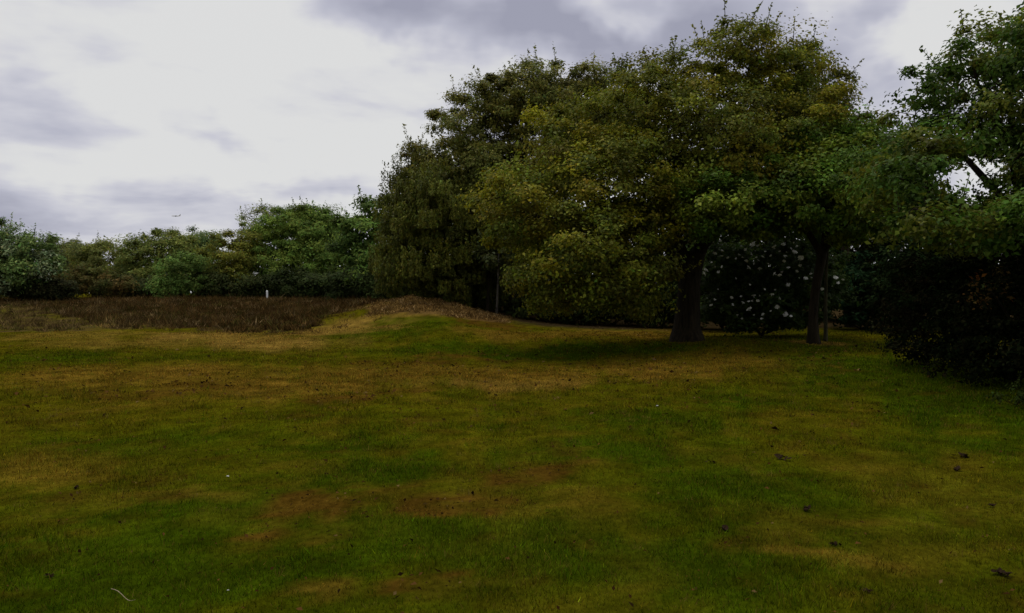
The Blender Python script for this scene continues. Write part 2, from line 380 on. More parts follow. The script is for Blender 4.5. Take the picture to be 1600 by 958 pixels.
def axis(pairs):
    out = []
    for a, b, s in pairs: out.append(np.arange(a, b, s))
    return np.concatenate(out)
xp = axis([(0, 7, .16), (7, 28, .36), (28, 70, 2.4), (70, 300, 20), (300, 4001, 370)])
xs = np.concatenate([-xp[:0:-1], xp])
ys = axis([(-800, -60, 74), (-60, -4, 4), (-4, 3, .5), (3, 14, .13), (14, 44, .3), (44, 66, .9), (66, 110, 2), (110, 400, 29), (400, 6001, 400)])
GX, GY = np.meshgrid(xs, ys)
GZ = H(GX, GY)
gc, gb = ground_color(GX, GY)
nx, ny = len(xs), len(ys)
idx = np.arange(nx * ny).reshape(ny, nx)
gf = np.stack([idx[:-1, :-1], idx[:-1, 1:], idx[1:, 1:], idx[1:, :-1]], -1).reshape(-1, 4)
def ground_material():
    m, n, l = new_mat('turf')
    at = n.new('ShaderNodeAttribute'); at.attribute_name = 'col'
    tx = n.new('ShaderNodeTexCoord')
    no = n.new('ShaderNodeTexNoise'); no.inputs['Scale'].default_value = 22; no.inputs['Detail'].default_value = 6; no.inputs['Roughness'].default_value = .7
    mp = n.new('ShaderNodeMapping'); mp.inputs['Scale'].default_value = (1, .6, 1)
    l.new(tx.outputs['Object'], mp.inputs[0]); l.new(mp.outputs[0], no.inputs['Vector'])
    n2 = n.new('ShaderNodeTexNoise'); n2.inputs['Scale'].default_value = 3.1; n2.inputs['Detail'].default_value = 5
    l.new(mp.outputs[0], n2.inputs['Vector'])
    mr = n.new('ShaderNodeMapRange'); mr.inputs['From Min'].default_value = .3; mr.inputs['From Max'].default_value = .72
    mr.inputs['To Min'].default_value = .5; mr.inputs['To Max'].default_value = 1.35; l.new(no.outputs[0], mr.inputs['Value'])
    mr2 = n.new('ShaderNodeMapRange'); mr2.inputs['From Min'].default_value = .3; mr2.inputs['From Max'].default_value = .7
    mr2.inputs['To Min'].default_value = .75; mr2.inputs['To Max'].default_value = 1.2; l.new(n2.outputs[0], mr2.inputs['Value'])
    mu = n.new('ShaderNodeMath'); mu.operation = 'MULTIPLY'; l.new(mr.outputs[0], mu.inputs[0]); l.new(mr2.outputs[0], mu.inputs[1])
    s = n.new('ShaderNodeVectorMath'); s.operation = 'SCALE'; l.new(at.outputs['Color'], s.inputs[0]); l.new(mu.outputs[0], s.inputs['Scale'])
    bp = n.new('ShaderNodeBump'); bp.inputs['Strength'].default_value = .7; bp.inputs['Distance'].default_value = .06; l.new(no.outputs[0], bp.inputs['Height'])
    p = n.new('ShaderNodeBsdfDiffuse')
    l.new(s.outputs[0], p.inputs['Color']); l.new(bp.outputs[0], p.inputs['Normal'])
    o = n.new('ShaderNodeOutputMaterial'); l.new(p.outputs[0], o.inputs[0])
    return m
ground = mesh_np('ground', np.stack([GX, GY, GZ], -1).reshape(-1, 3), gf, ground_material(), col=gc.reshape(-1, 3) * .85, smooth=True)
tag(ground, 'rough uneven grassland rising to a low heath plateau', kind='structure')

# ------------------------------------------------------------------ blades (grass, tussocks, heather, litter)
def blades(x, y, hgt, wid, lean, col, bend=.35, mid=True):
    """upright tapering blades: two triangles folded at mid height or one triangle"""
    n = len(x); z = H(x, y) - .006
    a = rng.uniform(0, 2 * math.pi, n); la = rng.uniform(0, 2 * math.pi, n)
    dx, dy = np.cos(a) * wid * .5, np.sin(a) * wid * .5
    lx, ly = np.cos(la) * lean * hgt, np.sin(la) * lean * hgt
    up = hgt * np.sqrt(np.clip(1 - lean ** 2, .05, 1))
    v = np.empty((n, 3, 3))
    v[:, 0] = np.stack([x - dx, y - dy, z], -1); v[:, 1] = np.stack([x + dx, y + dy, z], -1)
    v[:, 2] = np.stack([x + lx, y + ly, z + up], -1)
    f = np.arange(n * 3).reshape(-1, 3)
    c = np.repeat(col[:, None, :], 3, 1); c[:, :2] *= .7
    return v.reshape(-1, 3), f, c.reshape(-1, 3)
def wedge(n, d0, d1, half, power):
    u = rng.uniform(0, 1, n)
    q = 2 - power
    D = (d0 ** q + u * (d1 ** q - d0 ** q)) ** (1 / q)
    return rng.uniform(-half, half, n) * D + 0, D
gx, gy = wedge(620000, 3.2, 33, .76, 1.55)
keep = ~(in_poly(gx, gy, HEATH) | in_poly(gx, gy, MOUND))
keep &= ~((gy < 25) & (gx > .60 * gy + 1.5))
gx, gy = gx[keep], gy[keep]
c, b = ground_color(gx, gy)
tuf = fbm(gx * 1.3, gy * 1.3, 71, 4, .6)
n_ = len(gx)
green = np.clip((c[:, 1] - c[:, 0]) / .03, 0, 1)
hgt = (.024 + .026 * sstep(.40, .72, tuf) + .014 * green) * rng.uniform(.55, 1.35, n_) * np.clip(.8 + gy / 40, .8, 1.3)
longb = rng.uniform(0, 1, n_) > .988
hgt = np.where(longb, hgt * 1.9, hgt)
wid = np.maximum(.0045, .00075 * gy) * rng.uniform(.7, 1.4, n_)
lean = np.clip(rng.normal(.55, .25, n_), 0, .95)
hue = rng.normal(0, 1, n_)
cc = c * np.exp(rng.normal(0, .45, n_))[:, None] * 1.18
cc[:, 0] *= 1 + .12 * hue; cc[:, 1] *= 1 - .04 * hue
bare = rng.uniform(0, 1, n_) < b * 1.1
hgt = np.where(bare, hgt * .55, hgt); lean = np.where(bare, np.clip(lean + .3, 0, .97), lean)
bp = np.array([(.026, .014, .003), (.10, .046, .005), (.20, .10, .010), (.32, .20, .04)])[rng.choice(4, n_, p=[.34, .30, .24, .12])]
cc[bare] = bp[bare]
straw = rng.uniform(0, 1, n_) > .94
cc[straw] = np.array((.23, .165, .03)) * rng.uniform(.5, 1.1, (straw.sum(), 1))
v, f, vc = blades(gx, gy, hgt, wid, lean, cc)
tag(mesh_np('grass', v, f, M_GRASS, col=vc), 'short patchy green and straw coloured grass over the ground', 'grass', kind='stuff')

def fresh_tufts():
    x, y = wedge(1900, 3.6, 24, .7, 1.3)
    col, bb = ground_color(x, y)
    ok = (bb < .4) & ~((y < 25) & (x > .60 * y + 1.5)); x, y, col = x[ok], y[ok], col[ok]
    per = 14; m = len(x); k = np.clip(y / 8, .7, 1.8)
    r = .05 * k[:, None] * np.sqrt(rng.uniform(0, 1, (m, per))) ; t = rng.uniform(0, 6.28, (m, per))
    bx = (x[:, None] + r * np.cos(t)).ravel(); by = (y[:, None] + r * np.sin(t)).ravel()
    kind = rng.uniform(0, 1, m); tc_ = np.where(kind[:, None] < .5, col * 1.5 * np.array((.7, 1.1, .8)), np.where(kind[:, None] < .75, np.array((.20, .145, .03)), col * .45))
    n = m * per
    v, f, vc = blades(bx, by, np.repeat(.055 * k ** .5 * rng.uniform(.6, 1.5, m), per) * rng.uniform(.5, 1.2, n), np.repeat(.005 * k, per), np.clip(rng.normal(.55, .25, n), 0, .95), np.repeat(tc_, per, 0) * np.exp(rng.normal(0, .25, n))[:, None])
    tag(mesh_np('grass_tufts', v, f, M_GRASS, col=vc), 'scattered longer tufts of grass in the short turf', 'grass', kind='stuff')
    x, y = wedge(1500, 3.6, 26, .7, 1.2); x2 = rng.normal(6, 4.5, 1600); y2 = rng.normal(27, 4, 1600)
    x3, y3 = wedge(60000, 3.6, 26, .7, 1.2); bb = ground_color(x3, y3)[1]; ok = rng.uniform(0, 1, len(x3)) < bb * .22; x3, y3 = x3[ok], y3[ok]
    x = np.r_[x, x2, x3]; y = np.r_[y, y2, y3]; ok = y > 3.5; x, y = x[ok], y[ok]; n = len(x)
    cen = np.stack([x, y, H(x, y) + .022], 1); nr = rng.normal(0, .45, (n, 3)) + np.array((0, 0, 1.))
    Ls = .035 * np.clip(y / 9, .7, 2) * np.exp(rng.normal(0, .3, n))
    col = np.array([(.05, .025, .008), (.11, .055, .016), (.02, .012, .005), (.17, .11, .04)])[rng.choice(4, n, p=[.35, .25, .3, .1])]
    v = leaf_quads(cen, nr, Ls, Ls * .6)
    tag(mesh_np('fallen_leaves', v, np.arange(n * 4).reshape(-1, 4), M_DULL, col=np.repeat(col, 4, 0)), 'small brown fallen leaves scattered over the turf', 'fallen leaves', kind='stuff')
def scatter_poly(poly, n):
    p = np.array(poly); lo, hi = p.min(0), p.max(0)
    x = rng.uniform(lo[0], hi[0], n); y = rng.uniform(lo[1], hi[1], n)
    k = in_poly(*rag_edge(x, y), poly)
    return x[k], y[k]
def tufts(name, poly, n, per, rad, hh, ww, lean_m, pal, pw, mat, label, cat, dens=None, jit=.35):
    x, y = scatter_poly(poly, n)
    if dens is not None:
        k = rng.uniform(0, 1, len(x)) < dens(x, y); x, y = x[k], y[k]
    m = len(x)
    s = np.exp(rng.normal(0, .28, m)) * (.45 + 1.1 * fbm(x * .9, y * .9, 111, 3))
    ci = rng.choice(len(pal), m, p=pw); pc = np.array(pal)[ci] * np.exp(rng.normal(0, jit, m))[:, None]
    r = rad * np.sqrt(rng.uniform(0, 1, (m, per))) * s[:, None]; t = rng.uniform(0, 2 * math.pi, (m, per))
    bx = (x[:, None] + r * np.cos(t)).ravel(); by = (y[:, None] + r * np.sin(t)).ravel()
    q = np.repeat(s, per); k_ = len(bx)
    ht = hh * q * rng.uniform(.45, 1.2, k_) * (1.15 - .5 * (r.ravel() / (rad * q)))
    v, f, vc = blades(bx, by, ht, ww * rng.uniform(.6, 1.5, k_), np.clip(rng.normal(lean_m, .2, k_), 0, .96), np.repeat(pc, per, 0) * np.exp(rng.normal(0, .3, k_))[:, None])
    return tag(mesh_np(name, v, f, mat, col=vc), label, cat, kind='stuff')
tufts('heather', HEATH, 22000, 15, .27, .30, .034, .68, [(.072, .040, .013), (.052, .031, .010), (.095, .056, .018), (.056, .052, .012), (.17, .12, .055)], [.30, .25, .2, .15, .1], M_DULL,
      jit=.5, label='dark brown heather covering the rise on the left', cat='heather')
tufts('dry_tussock_grass', TUSSOCK, 6500, 14, .2, .27, .024, .6, [(.19, .13, .05), (.085, .055, .02), (.05, .032, .013), (.07, .07, .014)], [.35, .2, .3, .15], M_GRASS,
      'tan and brown tussocky dry grass left of the heather', 'dry grass', dens=lambda x, y: sstep(.36, .55, fbm(x * 1.1, y * 1.1, 77, 4)))
FRINGE = [g2(*q) for q in [(150, 34.5), (250, 32.4), (330, 31.2), (470, 31.2), (560, 33), (610, 35.5), (600, 39), (530, 38.5), (470, 35.5), (330, 35.5), (220, 39.5), (150, 43)]]
tufts('dry_fringe_grass', FRINGE, 2300, 12, .2, .17, .026, .72, [(.22, .14, .04), (.10, .056, .016), (.055, .032, .011), (.08, .075, .012)], [.35, .3, .25, .1], M_DULL,
      'thin dry tufts fringing the front of the heather', 'dry grass', dens=lambda x, y: .25 + .75 * sstep(.42, .6, fbm(x * 1.3, y * 1.3, 78, 4)))
tufts('bracken_litter', MOUND, 3600, 10, .24, .13, .035, .86, [(.24, .15, .05), (.14, .078, .024), (.06, .034, .012), (.32, .22, .10)], [.4, .3, .2, .1], M_DULL,
      'brown bracken litter and dead stalks on the mound', 'litter')

# ------------------------------------------------------------------ trees
def leaf_quads(cen, nrm, L, Wd, droop=None, tri=False):
    """kite shaped leaves at cen with normal nrm"""
    n = len(cen)
    nrm = nrm / (np.linalg.norm(nrm, axis=1)[:, None] + 1e-9)
    r = rng.normal(0, 1, (n, 3))
    if droop is not None: r = r * (1 - droop) + np.array((0, 0, -1.)) * droop * 2
    t = r - nrm * (r * nrm).sum(1)[:, None]; t /= np.linalg.norm(t, axis=1)[:, None] + 1e-9
    b = np.cross(nrm, t)
    L = L[:, None]; Wd = Wd[:, None]
    if tri:
        v = np.empty((n, 3, 3)); v[:, 0] = cen - t * L * .5 - b * Wd * .35; v[:, 1] = cen - t * L * .2 + b * Wd * .6; v[:, 2] = cen + t * L * .6 - b * Wd * .1
        return v.reshape(-1, 3)
    v = np.empty((n, 4, 3))
    v[:, 0] = cen - t * L * .5
    v[:, 1] = cen + t * L * .1 + b * Wd * .5 + nrm * L * .12
    v[:, 2] = cen + t * L * .5 - nrm * L * .08
    v[:, 3] = cen + t * L * .1 - b * Wd * .5 + nrm * L * .12
    return v.reshape(-1, 3)
fresh_tufts()
def clump_points(lobes, spacing, hollow, keep=1.0):
    """clump centres spread through ellipsoid lobes, thicker towards the shell, at least `spacing` apart"""
    pts = []; out = []; outn = []; lob = []
    for li, (c, r) in enumerate(lobes):
        vol = 4.19 * r[0] * r[1] * r[2]
        n = int(vol / spacing ** 3 * 1.6 * keep) + 8
        d = rng.normal(0, 1, (n, 3)); d /= np.linalg.norm(d, axis=1)[:, None]
        k = hollow + (1 - hollow) * rng.uniform(0, 1, n) ** .6
        bump = 1 + .16 * np.sin(d[:, 0] * 5 + li * 1.7) * np.sin(d[:, 2] * 6 + li) + rng.normal(0, .07, n)
        out.append(c + d * r * (k * bump)[:, None]); outn.append(d * (1 / np.array(r))); lob.append(np.full(n, li))
    p = np.concatenate(out); q = np.concatenate(outn); lob = np.concatenate(lob)
    order = rng.permutation(len(p)); sel = []
    cell = {}
    for i in order:
        k = tuple((p[i] // spacing).astype(int)); ok = True
        for a in (-1, 0, 1):
            for b in (-1, 0, 1):
                for c in (-1, 0, 1):
                    for j in cell.get((k[0] + a, k[1] + b, k[2] + c), ()):
                        if ((p[i] - p[j]) ** 2).sum() < spacing * spacing: ok = False; break
                    if not ok: break
                if not ok: break
            if not ok: break
        if ok:
            sel.append(i); cell.setdefault(k, []).append(i)
    sel = np.array(sel)
    q = q[sel]; q /= np.linalg.norm(q, axis=1)[:, None] + 1e-9
    return p[sel], q, lob[sel]
def skeleton(roots, rootr, targets, seg, tip):
    """grow branches: each target joins the nearest node nearer to the trunk -> nodes, parents, radii"""
    nodes = [np.array(p) for p in roots]; par = [-1] * len(nodes)
    origin = nodes[0] if len(nodes) == 1 else nodes[len(nodes) // 2]
    order = np.argsort(np.linalg.norm(targets - origin, axis=1))
    arr = np.zeros((len(nodes) + len(targets) * 14, 3)); arr[:len(nodes)] = nodes; n = len(nodes)
    par = np.full(len(arr), -1)
    ro = np.zeros(len(arr)); ro[:n] = np.linalg.norm(arr[:n] - origin, axis=1) * .5
    for ti in order:
        t = targets[ti]; dt = np.linalg.norm(t - origin)
        d = np.linalg.norm(arr[:n] - t, axis=1)
        cost = d + .25 * ro[:n] + np.where(ro[:n] > dt * .97, 1e3, 0) + np.maximum(0, arr[:n, 2] - t[2]) * .5
        j = int(np.argmin(cost)); p0 = arr[j]
        k = min(10, max(1, int(math.ceil(d[j] / seg)))); prev = j
        jit = rng.normal(0, .07 * d[j], 3)
        for s in range(1, k + 1):
            u = s / k
            q = p0 * (1 - u) + t * u + jit * math.sin(math.pi * u) + np.array((0, 0, .10 * d[j] * math.sin(math.pi * u)))
            if n >= len(arr): break
            arr[n] = q; par[n] = prev; ro[n] = min(dt, np.linalg.norm(q - origin)); prev = n; n += 1
    arr, par = arr[:n], par[:n]
    w = np.zeros(n); nch = np.bincount(par[par >= 0], minlength=n)
    w[nch == 0] = tip ** 2.1
    for i in range(n - 1, -1, -1):
        if par[i] >= 0: w[par[i]] += w[i]
    return arr, par, w ** (1 / 2.1)
def branch_mesh(arr, par, rad, nroot, sides, rmax, rmin=0.0):
    i = np.arange(nroot, len(arr)); i = i[rad[i] >= rmin]
    p = par[i]; a, b = arr[p], arr[i]
    ra = np.minimum(np.minimum(rad[p], rad[i] * 1.35), rmax); rb = np.minimum(rad[i], rmax)
    t = b - a; ln = np.linalg.norm(t, axis=1); t = t / (ln[:, None] + 1e-9)
    a = a - t * (ra * .5)[:, None]
    ref = np.where(np.abs(t[:, 2:3]) < .9, np.array([[0, 0, 1.]]), np.array([[1., 0, 0]]))
    u = np.cross(t, ref); u /= np.linalg.norm(u, axis=1)[:, None] + 1e-9; w = np.cross(t, u)
    th = np.linspace(0, 2 * math.pi, sides, endpoint=False)
    ring = np.cos(th)[None, :, None] * u[:, None] + np.sin(th)[None, :, None] * w[:, None]
    va = a[:, None] + ring * ra[:, None, None]; vb = b[:, None] + ring * rb[:, None, None]
    v = np.concatenate([va, vb], 1).reshape(-1, 3)
    base = (np.arange(len(i)) * 2 * sides)[:, None]
    j = np.arange(sides); j2 = (j + 1) % sides
    f = np.stack([base + j, base + j2, base + sides + j2, base + sides + j], -1).reshape(-1, 4)
    return v, f
def lobe(px_, py_, D, rx, ry, rd): return (P(px_, py_, D), np.array((rx * D / F, rd, ry * D / F)))
def vary(c, n, s, hs):
    o = np.array(c)[None] * np.exp(rng.normal(0, s, n))[:, None]
    h = rng.normal(0, hs, n); o[:, 0] *= 1 + h; o[:, 2] *= 1 - h * .3
    return np.clip(o, .001, .6)
def crown_leaves(pc, pn, lob, R, per, L, asp, flat, pal, up=.8, out=.7, sprig=0.0, droop=None, hang=0.0, jit=.28, gain=1.0, tri=False):
    m = len(pc); K = 3 if tri else 4
    cnt = np.maximum(4, (per * np.exp(rng.normal(0, .3, m))).astype(int))
    ci = np.repeat(np.arange(m), cnt); n = len(ci)
    d = rng.normal(0, 1, (n, 3)); d /= np.linalg.norm(d, axis=1)[:, None]
    k = rng.uniform(0, 1, n) ** .5 * np.minimum(np.exp(rng.normal(0, .25, n)), 1.25)
    Rm = (R * np.exp(rng.normal(0, .32, m)))[ci]
    off = d * (k * Rm)[:, None]; off[:, 2] *= flat
    if hang > 0:
        off[:, 2] = -rng.uniform(0, 1, n) ** .8 * hang * np.exp(rng.normal(0, .3, m))[ci]; off[:, :2] *= .55
        # strings of leaves
        s = rng.integers(0, 7, n); ang = s * .9 + ci * 1.3
        off[:, 0] = off[:, 0] * .35 + np.cos(ang) * Rm * .5; off[:, 1] = off[:, 1] * .35 + np.sin(ang) * Rm * .5
    cen = pc[ci] + off
    nr = d * .6 + np.array((0, 0, up)) + pn[ci] * out + rng.normal(0, .55, (n, 3))
    pal = np.atleast_2d(np.array(pal)); base = pal[rng.integers(0, len(pal), len(pc))] if len(pal) > 1 else np.repeat(pal, m, 0)
    base = base * np.exp(rng.normal(0, .2, m))[:, None] * gain
    col = base[ci] * np.exp(rng.normal(0, jit, n))[:, None]
    col[:, 0] *= 1 + rng.normal(0, .12, n)
    if sprig > 0:
        e = np.nonzero((rng.uniform(0, 1, m) < sprig) & (pn[:, 2] > -.25))[0]
        if len(e):
            sd = pn[e] * .8 + np.array((0, 0, .9)) + rng.normal(0, .3, (len(e), 3)); sd /= np.linalg.norm(sd, axis=1)[:, None]
            ln = R * rng.uniform(1.1, 1.9, len(e)); ns = 12
            u = np.tile(np.linspace(.35, 1, ns), (len(e), 1)) + rng.normal(0, .03, (len(e), ns))
            pp = pc[e][:, None] + sd[:, None] * (u * ln[:, None])[..., None] + rng.normal(0, L * .55, (len(e), ns, 3)) * (1.25 - u)[..., None]
            cen = np.vstack([cen, pp.reshape(-1, 3)])
            nr = np.vstack([nr, rng.normal(0, 1, (len(e) * ns, 3))])
            col = np.vstack([col, np.repeat(base[e], ns, 0) * np.exp(rng.normal(0, jit, len(e) * ns))[:, None]])
    n = len(cen)
    Ls = L * np.exp(rng.normal(0, .22, n))
    v = leaf_quads(cen, nr, Ls, Ls * asp, droop, tri)
    if sprig > 0 and len(e):                      # the twigs that carry the outer shoots, two crossed blades each
        a0 = pc[e]; t1 = pc[e] + sd * ln[:, None]; wq = np.cross(sd, rng.normal(0, 1, (len(e), 3))); wq /= np.linalg.norm(wq, axis=1)[:, None] + 1e-9
        w2 = np.cross(sd, wq); tv = []
        for q_ in (wq, w2): tv.append(np.stack([a0 - q_ * L * .13, t1 - q_ * L * .05, t1 + q_ * L * .05, a0 + q_ * L * .13][:K] if K == 4 else [a0 - q_ * L * .13, t1, a0 + q_ * L * .13], 1))
        tv = np.concatenate(tv).reshape(-1, 3)
        v = np.vstack([v, tv]); n = len(v) // K
        col = np.vstack([col, np.tile((.03, .025, .012), (2 * len(e), 1))])
    return v, np.arange(n * K).reshape(-1, K), np.repeat(np.clip(col, .001, .6), K, 0)

NLEAF = 0
def tree(name, label, cat, base, trunk, lobes, pal, L=.13, per=80, spacing=.8, R=.55, flat=.6, hollow=.35, asp=.62, sprig=.12, group=None,
         limbs=(), tip=.012, seg=.6, sides=5, rmax=.3, rmin=0., leafmat=None, barkmat=None, droop=None, hang=0., keep=1., up=.8, out=.7, branches=True, tsides=14, jit=.28, rough=.07, gain=1.8, tri=False):
    """trunk: list of (x,y,z,r) world; limbs: more such lists; lobes: ellipsoids in world space"""
    global NLEAF
    root = empty(name, base); tag(root, label, cat, group)
    b = np.array(base)
    barkmat = barkmat or M_BARK; leafmat = leafmat or M_LEAF
    spacing *= .74; per = per * 2.2; R *= .92
    roots = []
    def loc(p): return np.asarray(p)[:, :3] - b
    if trunk is not None:
        t = np.array(trunk, float)
        pts, rad = resample(loc(t), t[:, 3] * .86, .22 if tsides > 9 else .5)
        v, f = tube(pts, rad, tsides, rough, seed=int(abs(b[0] * 100)) % 977)
        tr = mesh_mixed('trunk', v, f, barkmat, root)
        k = max(1, int(len(pts) * .55)); roots += list(pts[k::2]) + [pts[-1]]
        for lm in limbs:
            l_ = np.array(lm, float); p2, r2 = resample(loc(l_), l_[:, 3] * .72, .3)
            v, f = tube(p2, r2, 10, rough, seed=int(abs(l_[-1, 0] * 100)) % 977)
            mesh_mixed('limb', v, f, barkmat, tr)
            roots += list(p2[2::2]) + [p2[-1]]
    lb = [(c - b, r) for c, r in lobes]
    pc, pn, lob = clump_points(lb, spacing, hollow, keep)
    gz = H(pc[:, 0] + b[0], pc[:, 1] + b[1]) - b[2]
    k = pc[:, 2] > gz + .1; pc, pn, lob = pc[k], pn[k], lob[k]
    if branches:
        if not roots: roots = [np.array((0, 0, .05))]
        arr, par, rad = skeleton(roots, rmax, pc, seg, tip)
        v, f = branch_mesh(arr, par, rad, len(roots), sides, rmax, rmin)
        if len(f): tag(mesh_np('branches', v, f, barkmat, root, smooth=True), kind='stuff')
    v, f, c = crown_leaves(pc, pn, lob, R, per, L, asp, flat, pal, up, out, sprig, droop, hang, jit, gain, tri)
    tag(mesh_np('crown' if trunk is not None else 'foliage', v, f, leafmat, root, col=c), kind='stuff')
    NLEAF += len(f)
    return root
def trunk_px(lst):
    """(px, py, D, radius in px) -> world x,y,z,r"""
    return [(*P(a, c, D), r * D / F) for a, c, D, r in lst]
def on_ground(px_, D):
    x = (px_ - 800) / F * D
    return (x, D, h1(x, D) - .03)

# --- the big oak in the middle
OAKP = [(.078, .084, .006), (.100, .096, .005), (.062, .076, .007), (.088, .080, .006), (.064, .070, .008)]
b = on_ground(1073, 27)
tree('oak_tree', 'large spreading olive green oak with a thick dark trunk left of the flowering bush', 'tree', b,
     [(b[0] + .02, b[1], b[2] - .25, .80)] + trunk_px([(1073, 528, 27, 31), (1073, 512, 27, 24), (1075, 480, 27, 20.5), (1077, 440, 27, 19.5), (1080, 412, 27, 21), (1084, 395, 27, 20)]),
     [lobe(820, 330, 26, 75, 75, 2.4), lobe(915, 395, 25, 105, 85, 2.6), lobe(985, 425, 25.3, 58, 62, 2.0), lobe(850, 430, 26, 62, 52, 1.9), lobe(950, 300, 26, 110, 90, 2.8), lobe(995, 476, 26, 42, 22, 1.0), lobe(905, 465, 26, 60, 26, 1.2),
      lobe(1005, 195, 27.5, 95, 100, 2.8), lobe(1105, 235, 27, 115, 115, 3.0), lobe(1205, 225, 28, 110, 105, 3.0), lobe(1005, 335, 25.5, 58, 66, 2.0), lobe(905, 225, 28, 80, 65, 2.2),
      lobe(1150, 100, 28, 66, 58, 2.2), lobe(1225, 120, 29, 55, 55, 2.0), lobe(1040, 130, 28.5, 62, 45, 2.0), lobe(1145, 58, 28, 32, 30, 1.0), lobe(1265, 100, 29, 24, 40, .9), lobe(1180, 315, 27, 95, 48, 2.0)],
     OAKP, gain=1.95, L=.105, per=106, spacing=.74, R=.54, hollow=.45, sprig=.3,
     limbs=[trunk_px([(1080, 420, 27, 17), (1096, 385, 27, 15), (1112, 345, 27, 13), (1135, 280, 27.3, 10), (1160, 190, 27.8, 6), (1170, 110, 28, 3)]),
            trunk_px([(1078, 425, 27, 15), (1060, 380, 26.8, 11), (1040, 320, 26.8, 9), (1020, 240, 27.3, 7), (1010, 160, 28, 4)]),
            trunk_px([(1070, 420, 26.9, 10), (1030, 375, 26.2, 8), (970, 340, 25.6, 6.5), (900, 330, 25.6, 5), (840, 340, 26, 3)]),
            trunk_px([(1100, 385, 27, 9), (1150, 330, 27.2, 8), (1200, 270, 27.8, 6), (1235, 200, 28.5, 4)])], tip=.011, rmax=.2, tsides=20)
# --- second tree with a fork, right of the flowering bush
b = on_ground(1272, 26)
tree('young_oak_tree', 'bright green tree with a slim forked trunk right of the flowering bush', 'tree', b,
     [(b[0], b[1], b[2] - .2, .30)] + trunk_px([(1271, 526, 26, 11), (1270, 500, 26, 8.5), (1274, 450, 26, 8), (1283, 410, 26, 8.5), (1286, 385, 26, 8)]),
     [lobe(1150, 312, 24.5, 85, 38, 1.7), lobe(1250, 300, 25, 105, 55, 2.3), lobe(1345, 265, 25.3, 95, 58, 2.3), lobe(1105, 338, 24.3, 42, 36, 1.0), lobe(1400, 320, 25, 75, 50, 2.0), lobe(1320, 350, 25, 60, 30, 1.5), lobe(1215, 345, 24.8, 60, 25, 1.2), lobe(1330, 205, 26, 40, 35, 1.2), lobe(1290, 240, 26, 70, 45, 1.6), lobe(1165, 348, 26.5, 75, 15, .8)],
     [(.052, .088, .008), (.045, .08, .008), (.07, .092, .008)], L=.115, per=96, spacing=.70, R=.5, hollow=.3, sprig=.2,
     limbs=[trunk_px([(1284, 400, 26, 8), (1262, 360, 25.7, 6), (1230, 325, 25.3, 5), (1170, 312, 24.8, 3)]),
            trunk_px([(1285, 395, 26, 8), (1310, 360, 25.7, 6.5), (1340, 330, 25.4, 5), (1385, 310, 25.2, 3)]),
            trunk_px([(1286, 392, 26, 8), (1294, 340, 26, 6), (1310, 270, 26, 4), (1325, 215, 26, 2)])], tip=.010, rmax=.15)
# --- sapling with a pale stem beside it
b = on_ground(1290, 27.5)
tree('sapling', 'thin pale stemmed sapling close behind the forked trunk', 'tree', b,
     [(b[0], b[1], b[2] - .1, .09)] + trunk_px([(1290, 500, 27.5, 3.2), (1290, 450, 27.5, 3), (1292, 400, 27.5, 2.4), (1296, 360, 27.5, 1.8)]),
     [lobe(1296, 350, 27.5, 40, 35, 1.0)], [(.05, .08, .01)], L=.12, per=40, spacing=.5, R=.35, tip=.006, rmax=.04, barkmat=M_BARKG, tsides=8)
# --- big tree at the right edge
b = on_ground(1600, 19)
tree('maple_tree', 'tall fresh green tree towering over the right edge with sky showing through', 'tree', b,
     [(b[0], b[1], b[2] - .2, .34)] + trunk_px([(1600, 560, 19, 17), (1602, 480, 19, 14), (1598, 380, 19, 12), (1590, 280, 19, 9), (1580, 180, 19, 6), (1575, 90, 19, 3)]),
     [lobe(1525, 100, 19, 62, 55, 1.6), lobe(1605, 75, 19, 75, 55, 1.7), lobe(1452, 138, 19, 42, 36, 1.0), lobe(1415, 180, 19.2, 34, 22, .7), lobe(1480, 205, 19, 85, 32, 1.3), lobe(1585, 185, 18, 85, 65, 2.0), lobe(1425, 245, 16.5, 80, 38, 2.0), lobe(1420, 275, 14.5, 52, 38, 1.6),
      lobe(1620, 290, 18, 70, 60, 1.8), lobe(1425, 325, 16, 62, 40, 1.9), lobe(1475, 350, 15, 70, 36, 1.9), lobe(1600, 350, 13.5, 85, 36, 1.8), lobe(1450, 348, 12.8, 50, 26, 1.2), lobe(1680, 180, 19, 80, 90, 1.8), lobe(1565, 370, 18, 60, 30, 1.2), lobe(1520, 235, 19.5, 45, 18, .8), lobe(1720, 260, 16, 130, 90, 2.2), lobe(1640, 345, 16, 90, 34, 1.6), lobe(1530, 345, 16.6, 70, 24, 1.3), lobe(1800, 180, 17, 110, 110, 2.2), lobe(1850, 200, 12.5, 160, 110, 2.0), lobe(1720, 60, 15, 120, 80, 2.0)],  # out-of-view lobes added, low ones set nearer, to shade bush and grass
     [(.048, .085, .009), (.042, .075, .010), (.075, .088, .009)], gain=1.45, L=.095, per=78, spacing=.58, R=.44, hollow=.25, sprig=.25,
     limbs=[trunk_px([(1594, 340, 19, 8), (1530, 270, 19, 7), (1480, 215, 19, 4), (1430, 180, 19.1, 2)]),
            trunk_px([(1584, 230, 19, 6), (1535, 160, 19, 5), (1520, 100, 19, 2.5)]),
            trunk_px([(1592, 300, 19, 8), (1610, 220, 18.7, 6), (1660, 150, 18.8, 3)]),
            trunk_px([(1598, 380, 19, 8), (1540, 345, 17.5, 6), (1480, 320, 16, 4), (1440, 300, 15, 2.5)])], tip=.008, rmax=.12)
